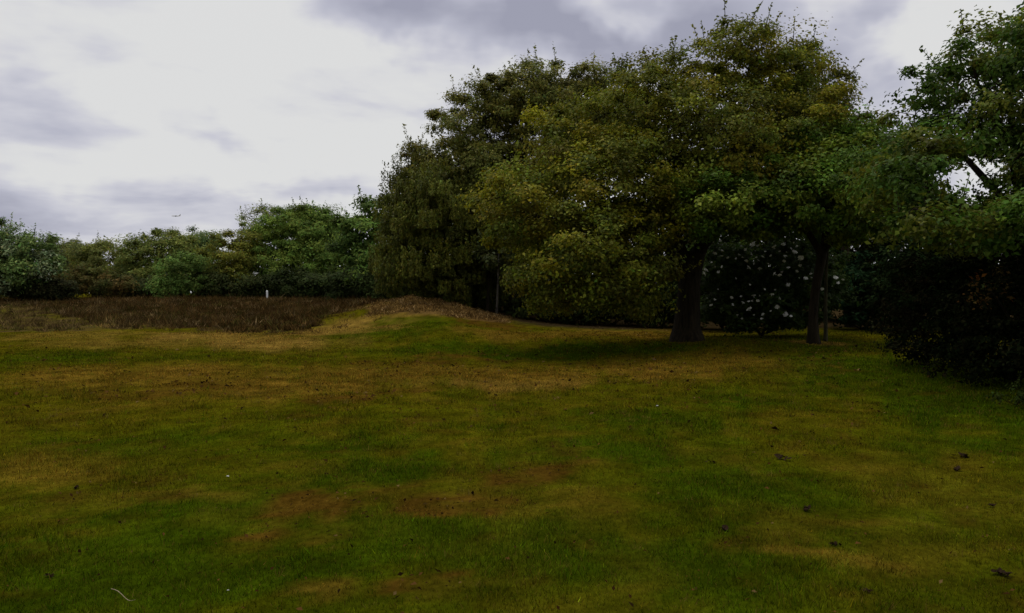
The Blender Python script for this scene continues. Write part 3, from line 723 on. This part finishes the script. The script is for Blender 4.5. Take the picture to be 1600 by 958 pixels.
# --- dark shrub mass at the right, several bushes
def bush(name, label, cat, px_, D, lobes, pal, **k):
    return tree(name, label, cat, on_ground(px_, D), None, lobes, pal, **k)
bush('holly_bush', 'dark overgrown evergreen bush at the right edge with a spray of rust brown leaves', 'bush', 1590, 15.2,
     [lobe(1600, 455, 15, 95, 95, 1.3), lobe(1560, 545, 14.8, 80, 60, 1.0), lobe(1650, 560, 14, 90, 70, 1.2), lobe(1530, 480, 15.6, 55, 75, .9)],
     [(.009, .013, .004), (.012, .014, .005)], L=.075, per=58, spacing=.42, leafmat=M_DARK, gain=1.0, R=.32, hollow=.4, sprig=.05, tip=.006, rmax=.05)
bush('bramble_bush', 'dark low bush left of the rust brown leaves beyond the grass', 'bush', 1450, 18.2,
     [lobe(1460, 470, 18, 75, 85, 1.3), lobe(1420, 520, 18.4, 45, 45, .9), lobe(1480, 560, 16.8, 70, 38, .9)],
     [(.008, .013, .004), (.012, .012, .005)], L=.08, per=48, spacing=.45, leafmat=M_DARK, gain=1.0, R=.34, hollow=.4, sprig=.05, tip=.006, rmax=.05)
# rust brown leaves: a dying branch hanging out of the bush
bb = on_ground(1548, 13.9)
rt = empty('dead_branch', bb); tag(rt, 'dying branch with rust brown leaves sticking out of the dark right bush', 'branch')
bl = np.array(bb)
bp_ = np.array([P(1590, 520, 14.6), P(1570, 485, 14.2), P(1548, 455, 13.9), P(1530, 430, 13.7)]) - bl
v, f = tube(*resample(bp_, [.025, .02, .014, .006], .12), 6, .05); mesh_mixed('stem', v, f, M_BARK, rt)
pc = np.array([P(*q) for q in [(1530, 432, 13.7), (1515, 462, 13.75), (1545, 452, 13.8), (1535, 470, 13.8), (1572, 440, 14), (1576, 462, 14), (1522, 445, 13.75), (1560, 425, 13.9)]]) - bl
v, f, c = crown_leaves(pc, np.tile((0, -.5, .5), (len(pc), 1)).astype(float), None, .17, 15, .06, .6, .9, [(.13, .05, .010), (.075, .042, .012), (.05, .035, .01)])
mesh_np('dead_leaves', v, f, M_DULL, rt, col=c)
bush('seedling_bush', 'small leafy plant at the foot of the dark bush by the right edge', 'plant', 1588, 12.3,
     [lobe(1585, 622, 12.3, 24, 18, .3), lobe(1610, 630, 12, 25, 22, .3)], [(.016, .024, .005)], leafmat=M_DARK, L=.05, per=30, spacing=.2, R=.16, tip=.004, rmax=.015, sprig=.2)

# --- elder with white flower heads
EL = [lobe(1190, 435, 30, 85, 58, 1.4), lobe(1240, 420, 30, 70, 50, 1.3), lobe(1130, 420, 30.3, 45, 45, 1.0), lobe(1180, 475, 29.6, 85, 32, 1.1), lobe(1270, 455, 30, 55, 55, 1.0), lobe(1130, 480, 30, 60, 30, 1.0), lobe(1215, 492, 29.8, 90, 22, 1.0)]
elder = bush('elder_bush', 'dark elder bush dotted with white flower heads between the two tree trunks', 'bush', 1190, 30.4, EL,
             [(.034, .055, .008), (.026, .045, .008)], L=.13, per=55, spacing=.55, leafmat=M_LEAF, gain=1.3, R=.42, hollow=.4, sprig=.03, tip=.008, rmax=.06)
eb = np.array(elder.location)
M_FLOWER = plain('elder_flower', (.9, .9, .8), .8, .1, 60, .2)
def umbel(seed):
    r_ = np.random.default_rng(seed); vs = []; fs = []
    for i in range(34):
        a = r_.uniform(0, 6.28); r = .07 * math.sqrt(r_.uniform()); c = np.array((r * math.cos(a), r * math.sin(a), .02 - r * r * 3 + r_.normal(0, .006)))
        s = r_.uniform(.018, .028)
        k = len(vs); t = r_.uniform(0, 6.28)
        for q in range(4): vs.append(c + s * np.array((math.cos(t + q * 1.57), math.sin(t + q * 1.57), r_.normal(0, .3))))
        fs.append((k, k + 1, k + 2, k + 3))
    for i in range(5):
        a = i * 1.256; k = len(vs); e = np.array((.05 * math.cos(a), .05 * math.sin(a), .01)); w = np.array((-math.sin(a), math.cos(a), 0)) * .003
        vs += [np.array((0, 0, -.07)) - w, np.array((0, 0, -.07)) + w, e + w, e - w]; fs.append((k, k + 1, k + 2, k + 3))
    me = bpy.data.meshes.new('flower_head'); me.from_pydata([tuple(p) for p in vs], [], fs); me.materials.append(M_FLOWER)
    return me
UM = [umbel(s) for s in range(4)]
fl = [(1125, 376), (1129, 392), (1137, 403), (1117, 396), (1112, 410), (1128, 400), (1097, 420), (1103, 422), (1100, 427), (1117, 417), (1128, 417), (1123, 425), (1092, 428), (1094, 412),
      (1155, 398), (1165, 390), (1176, 382), (1180, 392), (1184, 384), (1174, 397), (1182, 402), (1166, 408), (1178, 412), (1185, 407), (1192, 401), (1200, 412), (1204, 400), (1160, 402), (1196, 393), (1170, 418), (1187, 420), (1150, 404),
      (1224, 382), (1229, 394), (1242, 394), (1227, 400), (1236, 388), (1245, 385), (1218, 393), (1222, 425), (1218, 430), (1210, 428), (1245, 424), (1250, 415), (1232, 418), (1209, 386), (1251, 403), (1240, 379), (1225, 408),
      (1150, 435), (1172, 445), (1232, 445), (1206, 460), (1195, 452), (1178, 462), (1158, 463), (1143, 465), (1122, 452), (1105, 466), (1117, 468), (1111, 477), (1145, 476), (1161, 473), (1170, 471), (1184, 470), (1175, 470), (1187, 462), (1218, 466), (1211, 453),
      (1152, 492), (1159, 498), (1178, 492), (1170, 483), (1204, 486), (1192, 491), (1228, 491), (1236, 494), (1190, 498), (1214, 480), (1268, 434), (1259, 435), (1267, 428), (1306, 434), (1310, 442), (1317, 437), (1284, 452), (1275, 458), (1300, 447)]
fo = [c for c in elder.children if c.name.startswith('foliage')][0]
ev = np.empty(len(fo.data.vertices) * 3, np.float32); fo.data.vertices.foreach_get('co', ev); ev = ev.reshape(-1, 3) + eb
esx = 800 + ev[:, 0] / ev[:, 1] * F; esy = HY - (ev[:, 2] - EYE) / ev[:, 1] * F
for q, (fx, fy) in enumerate(fl):
    k = (np.abs(esx - fx) < 6) & (np.abs(esy - fy) < 6)
    fr = float(ev[k, 1].min()) - .07 if k.any() else 28.6       # just outside the outermost leaves there
    o = bpy.data.objects.new('flower_head', UM[q % 4]); COL.objects.link(o); o.parent = elder
    o.location = P(fx, fy, fr) - eb
    o.rotation_euler = (rng.normal(.75, .25), rng.normal(0, .3), rng.uniform(0, 6.28)); s = min(1.25, .68 * math.exp(rng.normal(0, .35))); o.scale = (s, s, s)

# --- trees behind
b = on_ground(800, 43)
tree('oak_tree', 'tall oak with sky showing through its thin top behind the drooping birch', 'tree', b,
     [(b[0], b[1], b[2] - .2, .5)] + trunk_px([(800, 440, 43, 13), (805, 360, 43, 11), (815, 270, 43, 8), (825, 180, 43, 4)]),
     [lobe(735, 205, 42, 55, 55, 2.6), lobe(820, 150, 42, 80, 48, 2.8), lobe(905, 150, 43, 75, 48, 2.8), lobe(760, 275, 42, 85, 65, 3.0), lobe(860, 240, 43, 95, 70, 3), lobe(960, 180, 44, 60, 60, 2.5), lobe(700, 240, 42, 30, 36, 1.3), lobe(690, 300, 43, 60, 50, 2.2), lobe(780, 340, 43, 80, 60, 2.4), lobe(665, 250, 43, 34, 36, 1.4), lobe(780, 160, 43, 55, 45, 2)],
     [(.058, .062, .012), (.07, .068, .012)], gain=2.4, tri=True, L=.135, per=135, spacing=.86, R=.62, hollow=.3, sprig=.35, keep=.8,
     limbs=[trunk_px([(808, 330, 43, 6), (770, 260, 42.5, 4), (735, 200, 42, 2)]), trunk_px([(815, 280, 43, 5), (860, 220, 43, 3.5), (905, 150, 43, 2)])], tip=.016, rmax=.15, sides=4)
b = on_ground(675, 40)
tree('birch_tree', 'drooping grey green birch behind the mound', 'tree', b,
     [(b[0], b[1], b[2] - .2, .22)] + trunk_px([(676, 430, 40, 6), (680, 370, 40, 5), (684, 300, 40, 3)]),
     [lobe(690, 320, 39.5, 65, 65, 2.4), lobe(635, 355, 39.5, 40, 55, 1.8), lobe(715, 380, 39.5, 55, 60, 2.0), lobe(655, 400, 39, 55, 50, 1.8), lobe(740, 330, 40, 50, 70, 2), lobe(760, 270, 41, 55, 50, 1.8), lobe(700, 430, 39, 50, 30, 1.6), lobe(612, 400, 40, 28, 50, 1.4), lobe(660, 300, 40, 45, 45, 1.8), lobe(625, 320, 40.5, 28, 40, 1.4), lobe(730, 440, 40, 60, 30, 1.6), lobe(775, 415, 41, 40, 42, 1.5)],
     [(.056, .060, .008), (.048, .054, .008)], L=.115, per=150, spacing=.7, R=.55, hollow=.3, flat=1.0, gain=2.1, tri=True, hang=.75, droop=.6, sprig=0, tip=.008, rmax=.1, sides=4, up=.2)
b = on_ground(628, 46)
tree('birch_tree', 'slender greyish birch top rising left of the drooping birch', 'tree', b,
     [(b[0], b[1], b[2] - .2, .16)] + trunk_px([(630, 430, 46, 4), (634, 350, 46, 3), (640, 260, 46, 1.5)]),
     [lobe(632, 265, 46, 30, 36, 1.5), lobe(655, 240, 46, 22, 22, 1.2), lobe(608, 300, 46, 15, 28, .9), lobe(640, 330, 46, 40, 45, 1.8)],
     [(.052, .058, .014), (.06, .064, .016)], tri=True, L=.12, per=90, spacing=.72, R=.55, hollow=.1, flat=1.1, hang=1.0, droop=.5, sprig=.1, tip=.008, rmax=.08, sides=4, up=.2)
b = on_ground(1330, 36)
tree('ash_tree', 'olive tree whose thin top rises between the big oak and the right tree', 'tree', b,
     [(b[0], b[1], b[2] - .2, .3)] + trunk_px([(1322, 430, 36, 8), (1318, 330, 36, 6), (1312, 230, 36, 3)]),
     [lobe(1285, 160, 36, 48, 55, 1.8), lobe(1310, 165, 36, 18, 38, .9), lobe(1335, 205, 36, 28, 30, 1.2), lobe(1300, 230, 36, 70, 55, 2.2), lobe(1370, 270, 36, 60, 50, 2), lobe(1240, 170, 36, 40, 60, 1.8)],
     [(.06, .072, .014), (.07, .07, .012)], tri=True, L=.135, per=110, spacing=.8, R=.55, hollow=.25, sprig=.4, tip=.012, rmax=.1, sides=4)
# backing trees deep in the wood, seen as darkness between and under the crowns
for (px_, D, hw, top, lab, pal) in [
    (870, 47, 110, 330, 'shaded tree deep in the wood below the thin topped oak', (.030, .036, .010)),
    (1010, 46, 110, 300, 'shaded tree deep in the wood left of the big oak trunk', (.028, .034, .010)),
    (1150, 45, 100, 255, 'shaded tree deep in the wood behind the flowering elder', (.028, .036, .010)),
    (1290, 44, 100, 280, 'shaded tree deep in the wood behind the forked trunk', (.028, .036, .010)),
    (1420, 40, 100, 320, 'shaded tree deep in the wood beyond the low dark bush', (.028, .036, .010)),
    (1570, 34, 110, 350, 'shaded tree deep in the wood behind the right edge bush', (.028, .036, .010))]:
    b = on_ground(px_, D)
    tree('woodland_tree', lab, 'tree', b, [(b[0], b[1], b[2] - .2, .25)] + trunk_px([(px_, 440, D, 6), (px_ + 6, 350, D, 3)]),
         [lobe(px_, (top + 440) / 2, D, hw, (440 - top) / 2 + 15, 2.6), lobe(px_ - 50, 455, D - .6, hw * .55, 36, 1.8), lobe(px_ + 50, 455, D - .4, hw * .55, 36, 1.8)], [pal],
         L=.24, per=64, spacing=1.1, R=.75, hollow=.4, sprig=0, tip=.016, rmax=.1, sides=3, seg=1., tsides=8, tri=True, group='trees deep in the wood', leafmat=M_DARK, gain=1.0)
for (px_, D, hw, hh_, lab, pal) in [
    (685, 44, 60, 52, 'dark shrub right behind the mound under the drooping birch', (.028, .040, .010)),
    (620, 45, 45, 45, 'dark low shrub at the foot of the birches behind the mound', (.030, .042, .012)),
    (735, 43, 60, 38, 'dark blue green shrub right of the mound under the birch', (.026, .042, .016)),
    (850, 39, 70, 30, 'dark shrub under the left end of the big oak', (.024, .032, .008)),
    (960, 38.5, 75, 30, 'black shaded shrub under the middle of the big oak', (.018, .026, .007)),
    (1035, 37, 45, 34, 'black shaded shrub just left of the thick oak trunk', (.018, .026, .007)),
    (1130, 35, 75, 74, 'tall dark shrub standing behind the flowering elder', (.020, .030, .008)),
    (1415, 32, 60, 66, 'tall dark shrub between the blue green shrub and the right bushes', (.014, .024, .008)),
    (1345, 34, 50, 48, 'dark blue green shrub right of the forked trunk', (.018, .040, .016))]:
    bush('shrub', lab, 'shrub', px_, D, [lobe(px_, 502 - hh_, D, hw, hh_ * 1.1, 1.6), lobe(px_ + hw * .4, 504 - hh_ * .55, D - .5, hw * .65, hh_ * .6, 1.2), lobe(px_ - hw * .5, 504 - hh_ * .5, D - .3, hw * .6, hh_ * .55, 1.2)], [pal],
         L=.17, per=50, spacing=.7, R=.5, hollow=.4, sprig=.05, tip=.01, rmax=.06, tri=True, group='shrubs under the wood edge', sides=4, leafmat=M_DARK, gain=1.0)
# thin pale stems at the wood edge
for (px_, top, bot, D, r, dx, lab) in [(776, 425, 489, 37.5, 2.2, 2, 'thin pale stem standing left of the big oak foliage'), (738, 425, 476, 41, 1.8, -2, 'thin grey stem in the shade right of the mound'),
                                (762, 430, 488, 39, 3.2, 1, 'dark slim stem just left of the thin pale stem'), (805, 430, 492, 38.5, 3.6, -3, 'dark slim stem right of the thin pale stem')]:
    b = on_ground(px_, D)
    tree('young_tree', lab, 'tree', b, [(b[0], b[1], b[2] - .1, r * 1.2 * D / F)] + trunk_px([(px_, bot - 12, D, r), (px_ + dx, (top + bot) / 2, D, r * .9), (px_ + dx * 1.6, top - 30, D, r * .6)]),
         [lobe(px_ + dx * 2, top - 30, D, 30, 34, 1.0)], [(.034, .042, .010)], L=.15, per=30, spacing=.6, R=.42, sides=3, tip=.006, rmax=.05, tsides=8,
         barkmat=M_BIRCH if r < 2.5 else M_BARK, group='slim stems at the wood edge')

# --- far tree line on the left
def far(name, label, px_, D, lobes, pal, cat='tree', **k):
    b = on_ground(px_, D)
    kw = dict(L=.165, per=125, spacing=.95, R=.68, gain=2.75, tri=True, leafmat=M_FAR, hollow=.4, sprig=.22, tip=.016, rmax=.12, sides=3, seg=1., tsides=8, rmin=.012, group='far tree line beyond the heather')
    kw.update(k)
    if cat == 'bush': return bush(name, label, cat, px_, D, lobes, pal, **kw)
    top = min((HY - (c[2] - EYE) / c[1] * F) for c, r in lobes)
    return tree(name, label, cat, b, [(b[0], b[1], b[2] - .2, .2)] + trunk_px([(px_, 445, D, 2.6), (px_ + 2, (445 + top) / 2 + 10, D, 1.5), (px_ + 3, (445 + top) / 2 - 10, D, .7)]), lobes, pal, **kw)
far('oak_tree', 'dark leaved tree standing just left of the birches', 575, 56, [lobe(578, 335, 56, 26, 26, 1.4), lobe(565, 380, 55, 42, 45, 2), lobe(600, 400, 54, 40, 50, 2), lobe(575, 430, 54, 50, 32, 1.8), lobe(552, 350, 56, 18, 16, 1)], [(.044, .068, .012), (.034, .055, .012)], L=.21, sprig=.2)
far('ash_tree', 'broad rounded bright green tree rising highest in the far tree line', 475, 66, [lobe(470, 375, 66, 70, 50, 3), lobe(440, 420, 65, 60, 42, 2.8), lobe(510, 410, 65, 50, 50, 2.6), lobe(475, 345, 67, 45, 25, 2.2)], [(.062, .086, .014), (.05, .078, .014)])
far('oak_tree', 'dark tree top behind the broad rounded green tree', 490, 78, [lobe(490, 340, 78, 42, 18, 2.4), lobe(500, 375, 78, 45, 40, 2.6)], [(.045, .058, .02)])
far('ash_tree', 'sparse spiky tree left of the broad rounded green tree', 408, 72, [lobe(408, 350, 72, 38, 26, 2), lobe(395, 385, 72, 38, 35, 2), lobe(425, 332, 72, 18, 12, 1)], [(.068, .078, .024)], sprig=.45, per=60, hollow=.15)
far('hawthorn_tree', 'olive brown tree under the sparse spiky tree', 362, 63, [lobe(362, 410, 63, 42, 42, 2.2), lobe(350, 435, 62, 45, 25, 2), lobe(385, 395, 64, 25, 32, 1.6)], [(.070, .070, .010), (.062, .066, .010)])
far('oak_tree', 'rounded green tree right of the gap in the tree line', 250, 70, [lobe(252, 384, 70, 44, 24, 2.4), lobe(225, 405, 69, 40, 35, 2.2), lobe(275, 400, 69, 35, 40, 2), lobe(240, 440, 67, 50, 22, 2)], [(.07, .08, .017), (.06, .072, .016)])
far('oak_tree', 'dull grey green tree top right of the rounded green tree', 318, 76, [lobe(318, 376, 76, 32, 18, 2), lobe(315, 405, 76, 38, 36, 2.4)], [(.046, .066, .022)])
far('willow_bush', 'pale blue green bush in front of the far tree line', 288, 60, [lobe(288, 425, 60, 38, 32, 1.8), lobe(275, 445, 59.5, 42, 18, 1.6), lobe(305, 440, 60, 30, 22, 1.4)], [(.044, .070, .014), (.042, .064, .013)], cat='bush', L=.17, spacing=.85, per=90)
far('hawthorn_tree', 'low yellowish green tree in the gap of the tree line', 170, 70, [lobe(165, 412, 70, 42, 35, 2.2), lobe(195, 425, 69, 30, 32, 2), lobe(140, 405, 71, 28, 28, 1.8), lobe(160, 384, 71, 12, 12, .8)], [(.075, .082, .016), (.06, .066, .016)], sprig=.25)
far('hawthorn_tree', 'low dull olive tree right of the pale leaved tree', 108, 74, [lobe(108, 400, 74, 46, 28, 2.4), lobe(95, 420, 73, 40, 34, 2.2), lobe(130, 425, 73, 30, 30, 2)], [(.056, .064, .018)], sprig=.22)
far('whitebeam_tree', 'pale silvery leaved tree at the left edge', 35, 56, [lobe(12, 385, 56, 30, 36, 1.8), lobe(50, 405, 55.5, 42, 38, 1.9), lobe(15, 425, 55, 50, 30, 1.9), lobe(-50, 400, 56, 50, 50, 2)], [(.075, .095, .045), (.042, .062, .016), (.046, .068, .018)], L=.17, spacing=.8, per=95, jit=.5, sprig=.25)
far('thorn_bush', 'reddish brown low bush in front of the low trees', 145, 61, [lobe(140, 438, 61, 48, 22, 1.5), lobe(175, 445, 60.5, 38, 17, 1.3), lobe(100, 446, 60.5, 40, 15, 1.3)], [(.042, .036, .010), (.05, .036, .010), (.036, .038, .009)], cat='bush', L=.16, spacing=.75, per=85)
far('thorn_bush', 'black green low bush at the foot of the pale leaved tree', 40, 57, [lobe(45, 450, 57, 70, 19, 1.3), lobe(-10, 448, 57, 50, 18, 1.3), lobe(80, 453, 56.6, 50, 17, 1.2)], [(.028, .03, .010)], cat='bush', gain=1.3, L=.17, spacing=.75)
far('thorn_bush', 'dark low bush at the foot of the rounded green tree', 225, 62, [lobe(222, 450, 62, 60, 19, 1.3)], [(.036, .046, .012)], cat='bush', gain=1.3, L=.17, spacing=.75)
far('thorn_bush', 'dark low bush at the foot of the olive brown tree', 370, 61, [lobe(370, 449, 61, 75, 20, 1.4)], [(.03, .038, .010)], cat='bush', gain=1.3, L=.17, spacing=.75)
far('thorn_bush', 'dark low bush at the foot of the broad green tree', 480, 60, [lobe(480, 447, 60, 75, 23, 1.5)], [(.028, .04, .010)], cat='bush', gain=1.3, L=.17, spacing=.75)
far('thorn_bush', 'dark low bush left of the mound beneath the dark leaved tree', 565, 53, [lobe(565, 445, 53, 55, 24, 1.5)], [(.026, .038, .010)], cat='bush', gain=1.3, L=.17, spacing=.75)
far('oak_tree', 'green tree partly cut off beyond the left edge', -95, 62, [lobe(-100, 395, 62, 70, 55, 2.8), lobe(-90, 440, 61, 70, 25, 2)], [(.06, .07, .016)])

# a far wood closing the horizon behind everything
fwl = [lobe(p_, 440 + 6 * math.sin(p_), 96, 75, 24 + 8 * math.sin(p_ * 1.7), 5) for p_ in range(-420, 620, 95)] + [lobe(p_, 430 + 8 * math.sin(p_), 66, 90, 42, 4) for p_ in range(600, 2100, 110)]
pc, pn, lob = clump_points(fwl, 1.25, .3)
v, f, c = crown_leaves(pc, pn, lob, .95, 44, .42, .7, .7, [(.06, .066, .02), (.05, .06, .018)], tri=True)
tag(mesh_np('far_wood', v, f, M_DULL, col=c), 'far off wood closing the horizon behind the tree line', 'wood', kind='stuff')

# unseen wood added behind and right of the viewer to block skylight
bwl = [(np.array((x_, -17 + 2 * math.sin(x_), 5.6 + math.sin(x_ * 2.1))), np.array((5.5, 4., 5.8))) for x_ in range(-34, 40, 8)]
bwl += [(np.array((x_, y_, 4.6)), np.array((3.2, 3.6, 4.6))) for x_, y_ in ((15, -11), (14, -5), (13, 1), (13, 7), (14, 11))]
pc, pn, lob = clump_points(bwl, 1.7, .5)
v, f, c = crown_leaves(pc, pn, lob, 1.3, 26, .7, .7, .7, [(.05, .06, .012)])
tag(mesh_np('shade_wood', v, f, M_DULL, col=c), 'unseen leaf mass added behind and right of the viewer for shade', 'wood', kind='stuff')

# ------------------------------------------------------------------ small things
# white marker post in the heather
x, y = (418 - 800) / F * 57.5, 57.5; z = h1(x, y)
post = empty('marker_post', (x, y, z)); tag(post, 'small white wooden marker post standing in the heather', 'post')
hp_ = P(418, 455.0, 57.5)[2] - z
w_ = .055
vs = [(-w_, -w_, -.2), (w_, -w_, -.2), (w_, w_, -.2), (-w_, w_, -.2), (-w_ - .03, -w_, hp_), (w_ - .03, -w_, hp_), (w_ - .03, w_, hp_), (-w_ - .03, w_, hp_), (-.03, 0, hp_ + .07)]
fs = [(0, 1, 5, 4), (1, 2, 6, 5), (2, 3, 7, 6), (3, 0, 4, 7), (4, 5, 8), (5, 6, 8), (6, 7, 8), (7, 4, 8), (3, 2, 1, 0)]
mesh_mixed('shaft', [np.array(p) for p in vs], fs, plain('white_paint', (.78, .78, .76), .5, .3, 30, .06), post, smooth=False)

# airliner far off, low over the trees
D = 4200.0
ap = P(275, 337.5, D)
air = empty('airplane', ap); air.rotation_euler = (0, 0, math.radians(186)); tag(air, 'tiny distant airliner low in the sky over the left trees', 'airplane')
M_PLANE = plain('aircraft_skin', (.55, .55, .56), .35, .5, .2, .05); M_PLANED = plain('aircraft_grey', (.12, .12, .14), .4, .5, .2, .05)
fx = np.linspace(-22, 22, 23); fr = 2.2 * np.clip(1 - np.abs(fx / 22.3) ** 5, .03, 1) ** .6; fz = np.where(fx < -8, (-8 - fx) * .09, 0)
v, f = tube(np.stack([fx, 0 * fx, fz], 1), fr, 12); mesh_mixed('fuselage', v, f, M_PLANE, air)
def slab(name, pts, th, mat, parent, ax=2):
    pts = [np.array(p, float) for p in pts]; o_ = np.zeros(3); o_[ax] = th / 2; n = len(pts)
    vs = [p - o_ for p in pts] + [p + o_ for p in pts]
    fs = [tuple(range(n))[::-1], tuple(range(n, 2 * n))] + [(i, (i + 1) % n, n + (i + 1) % n, n + i) for i in range(n)]
    return mesh_mixed(name, vs, fs, mat, parent, smooth=False)
for s in (-1, 1):
    wg = slab('wing', [(5, s * 1.8, -.8), (-2.5, s * 1.8, -.8), (-7, s * 19, .9), (-5, s * 19, .9)], .7, M_PLANED, air)
    v, f = tube([(4.5, s * 6.2, -2.1), (3.4, s * 6.2, -2.1), (.2, s * 6.2, -2.0)], [1.1, 1.2, .8], 10); mesh_mixed('engine', v, f, M_PLANED, wg)
    slab('tailplane', [(-16, s * 1, 1.1), (-19.5, s * 1, 1.1), (-21.5, s * 7, 1.7), (-20, s * 7, 1.7)], .35, M_PLANE, air)
slab('tail_fin', [(-14, 0, 1.8), (-20, 0, 2.2), (-22.5, 0, 8.4), (-20, 0, 8.4)], .4, plain('tail_paint', (.2, .2, .13), .4, .4, .2, .05), air, 1)

# dead leaf clumps lying on the grass
M_DEAD = plain('dead_leaf', (.022, .011, .004), .85, .1, 60, .4)
def dead_clump(seed, size):
    r_ = np.random.default_rng(seed); vs = []; fs = []
    for i in range(9):
        c = r_.normal(0, 1, 3) * np.array((.045, .045, .012)) * size + np.array((0, 0, .03 * size))
        a = r_.uniform(0, 6.28); t = np.array((math.cos(a), math.sin(a), r_.normal(0, .35))); s_ = np.array((-math.sin(a), math.cos(a), r_.normal(0, .35)))
        L_ = .05 * size * r_.uniform(.8, 1.3); k = len(vs); cu = r_.uniform(.2, .6)
        for u, wv in ((-1, .05), (-.5, .45), (.1, .6), (.6, .4), (1, .04)):
            for sg in (-1, 0, 1):
                vs.append(c + t * L_ * u + s_ * L_ * wv * sg + np.array((0, 0, L_ * cu * (abs(sg) * wv + u * u * .5))))
        for q in range(4):
            for sg in range(2): fs.append((k + q * 3 + sg, k + q * 3 + sg + 1, k + q * 3 + sg + 4, k + q * 3 + sg + 3))
    me = bpy.data.meshes.new('dead_leaf_clump'); me.from_pydata([tuple(p) for p in vs], [], fs); me.materials.append(M_DEAD)
    return me
for q, (fx, fy, s, lab) in enumerate([
    (1222, 719, 1.0, 'dark clump of dead leaves on the grass below the forked tree'), (1260, 799, 1.0, 'reddish dark leaf clump on the right foreground grass'),
    (1134, 831, .95, 'dark leaf clump beside the dry brown patch in the right foreground'), (1501, 716, 1.1, 'dark leaf clump on the grass nearest the right bush, upper of two'),
    (1495, 736, 1.0, 'flat dark leaf clump on the grass by the right bush, lower of two'), (1305, 853, .8, 'small brown leaf clump right of the dry patch'),
    (1354, 930, .8, 'small brown leaf clump near the bottom edge right of centre'), (1562, 900, 1.2, 'loose black leaf clump in the bottom right corner'),
    (1572, 906, 1.0, 'black leaf clump touching the loose one in the bottom right corner'), (1549, 793, .7, 'tiny dark leaf clump at the right edge of the grass'),
    (1112, 725, .6, 'tiny brown leaf scrap on the green grass right of centre'), (119, 764, .6, 'tiny dark leaf scrap on the left grass'),
    (78, 902, .7, 'grey leaf scrap in the bottom left corner')]):
    x, y, z = ray_ground(fx, fy)
    o = bpy.data.objects.new('dead_leaf_clump', dead_clump(q + 3, s * .55 * max(.6, y / 8.0))); COL.objects.link(o)
    o.location = (x, y, z + .004); o.rotation_euler = (0, 0, q * 1.7); tag(o, lab, 'dead leaves', 'dead leaf clumps on the grass')
# pale twig
a = np.array(ray_ground(174, 935)); d = np.array(ray_ground(212, 951)); m_ = np.array(ray_ground(195, 946))
tw = []
for u in np.linspace(0, 1, 9):
    q = (1 - u) ** 2 * a + 2 * u * (1 - u) * (m_ + (m_ - (a + d) / 2) * .6) + u * u * d
    q[2] = h1(q[0], q[1]) + .035 + .01 * math.sin(u * 7); tw.append(q)
tw = np.array(tw); base = tw[0].copy(); base[2] -= .035
v, f = tube(tw - base, np.linspace(.0024, .0012, 9), 6, .1)
o = mesh_mixed('twig', v, f, plain('dry_twig', (.30, .24, .15), .8, .15, 50, .2)); o.location = base
tag(o, 'pale bent dry twig lying on the grass at bottom left', 'twig')
# white scraps
M_SCRAP = plain('white_scrap', (.55, .55, .50), .6, .3, 60, .1)
for q, (fx, fy, lab) in enumerate([(356, 751, 'tiny white scrap lying on the left foreground grass'), (356, 934, 'tiny white scrap on the grass at the bottom edge'), (1027, 638, 'tiny pale scrap on the green grass before the oak')]):
    x, y, z = ray_ground(fx, fy); s = .008 * y / 4.5
    r_ = np.random.default_rng(q)
    vs = [np.array((math.cos(t) * s * r_.uniform(.6, 1.2), math.sin(t) * s * r_.uniform(.5, 1), .012 + r_.uniform(0, .5) * s)) for t in np.linspace(0, 5.4, 7)] + [np.array((0, 0, .012 + s * .7))]
    o = mesh_mixed('paper_scrap', vs, [(i, (i + 1) % 7, 7) for i in range(7)], M_SCRAP, smooth=False)
    o.location = (x, y, z + .02); tag(o, lab, 'scrap', 'white scraps on the grass')
print('leaves', NLEAF)
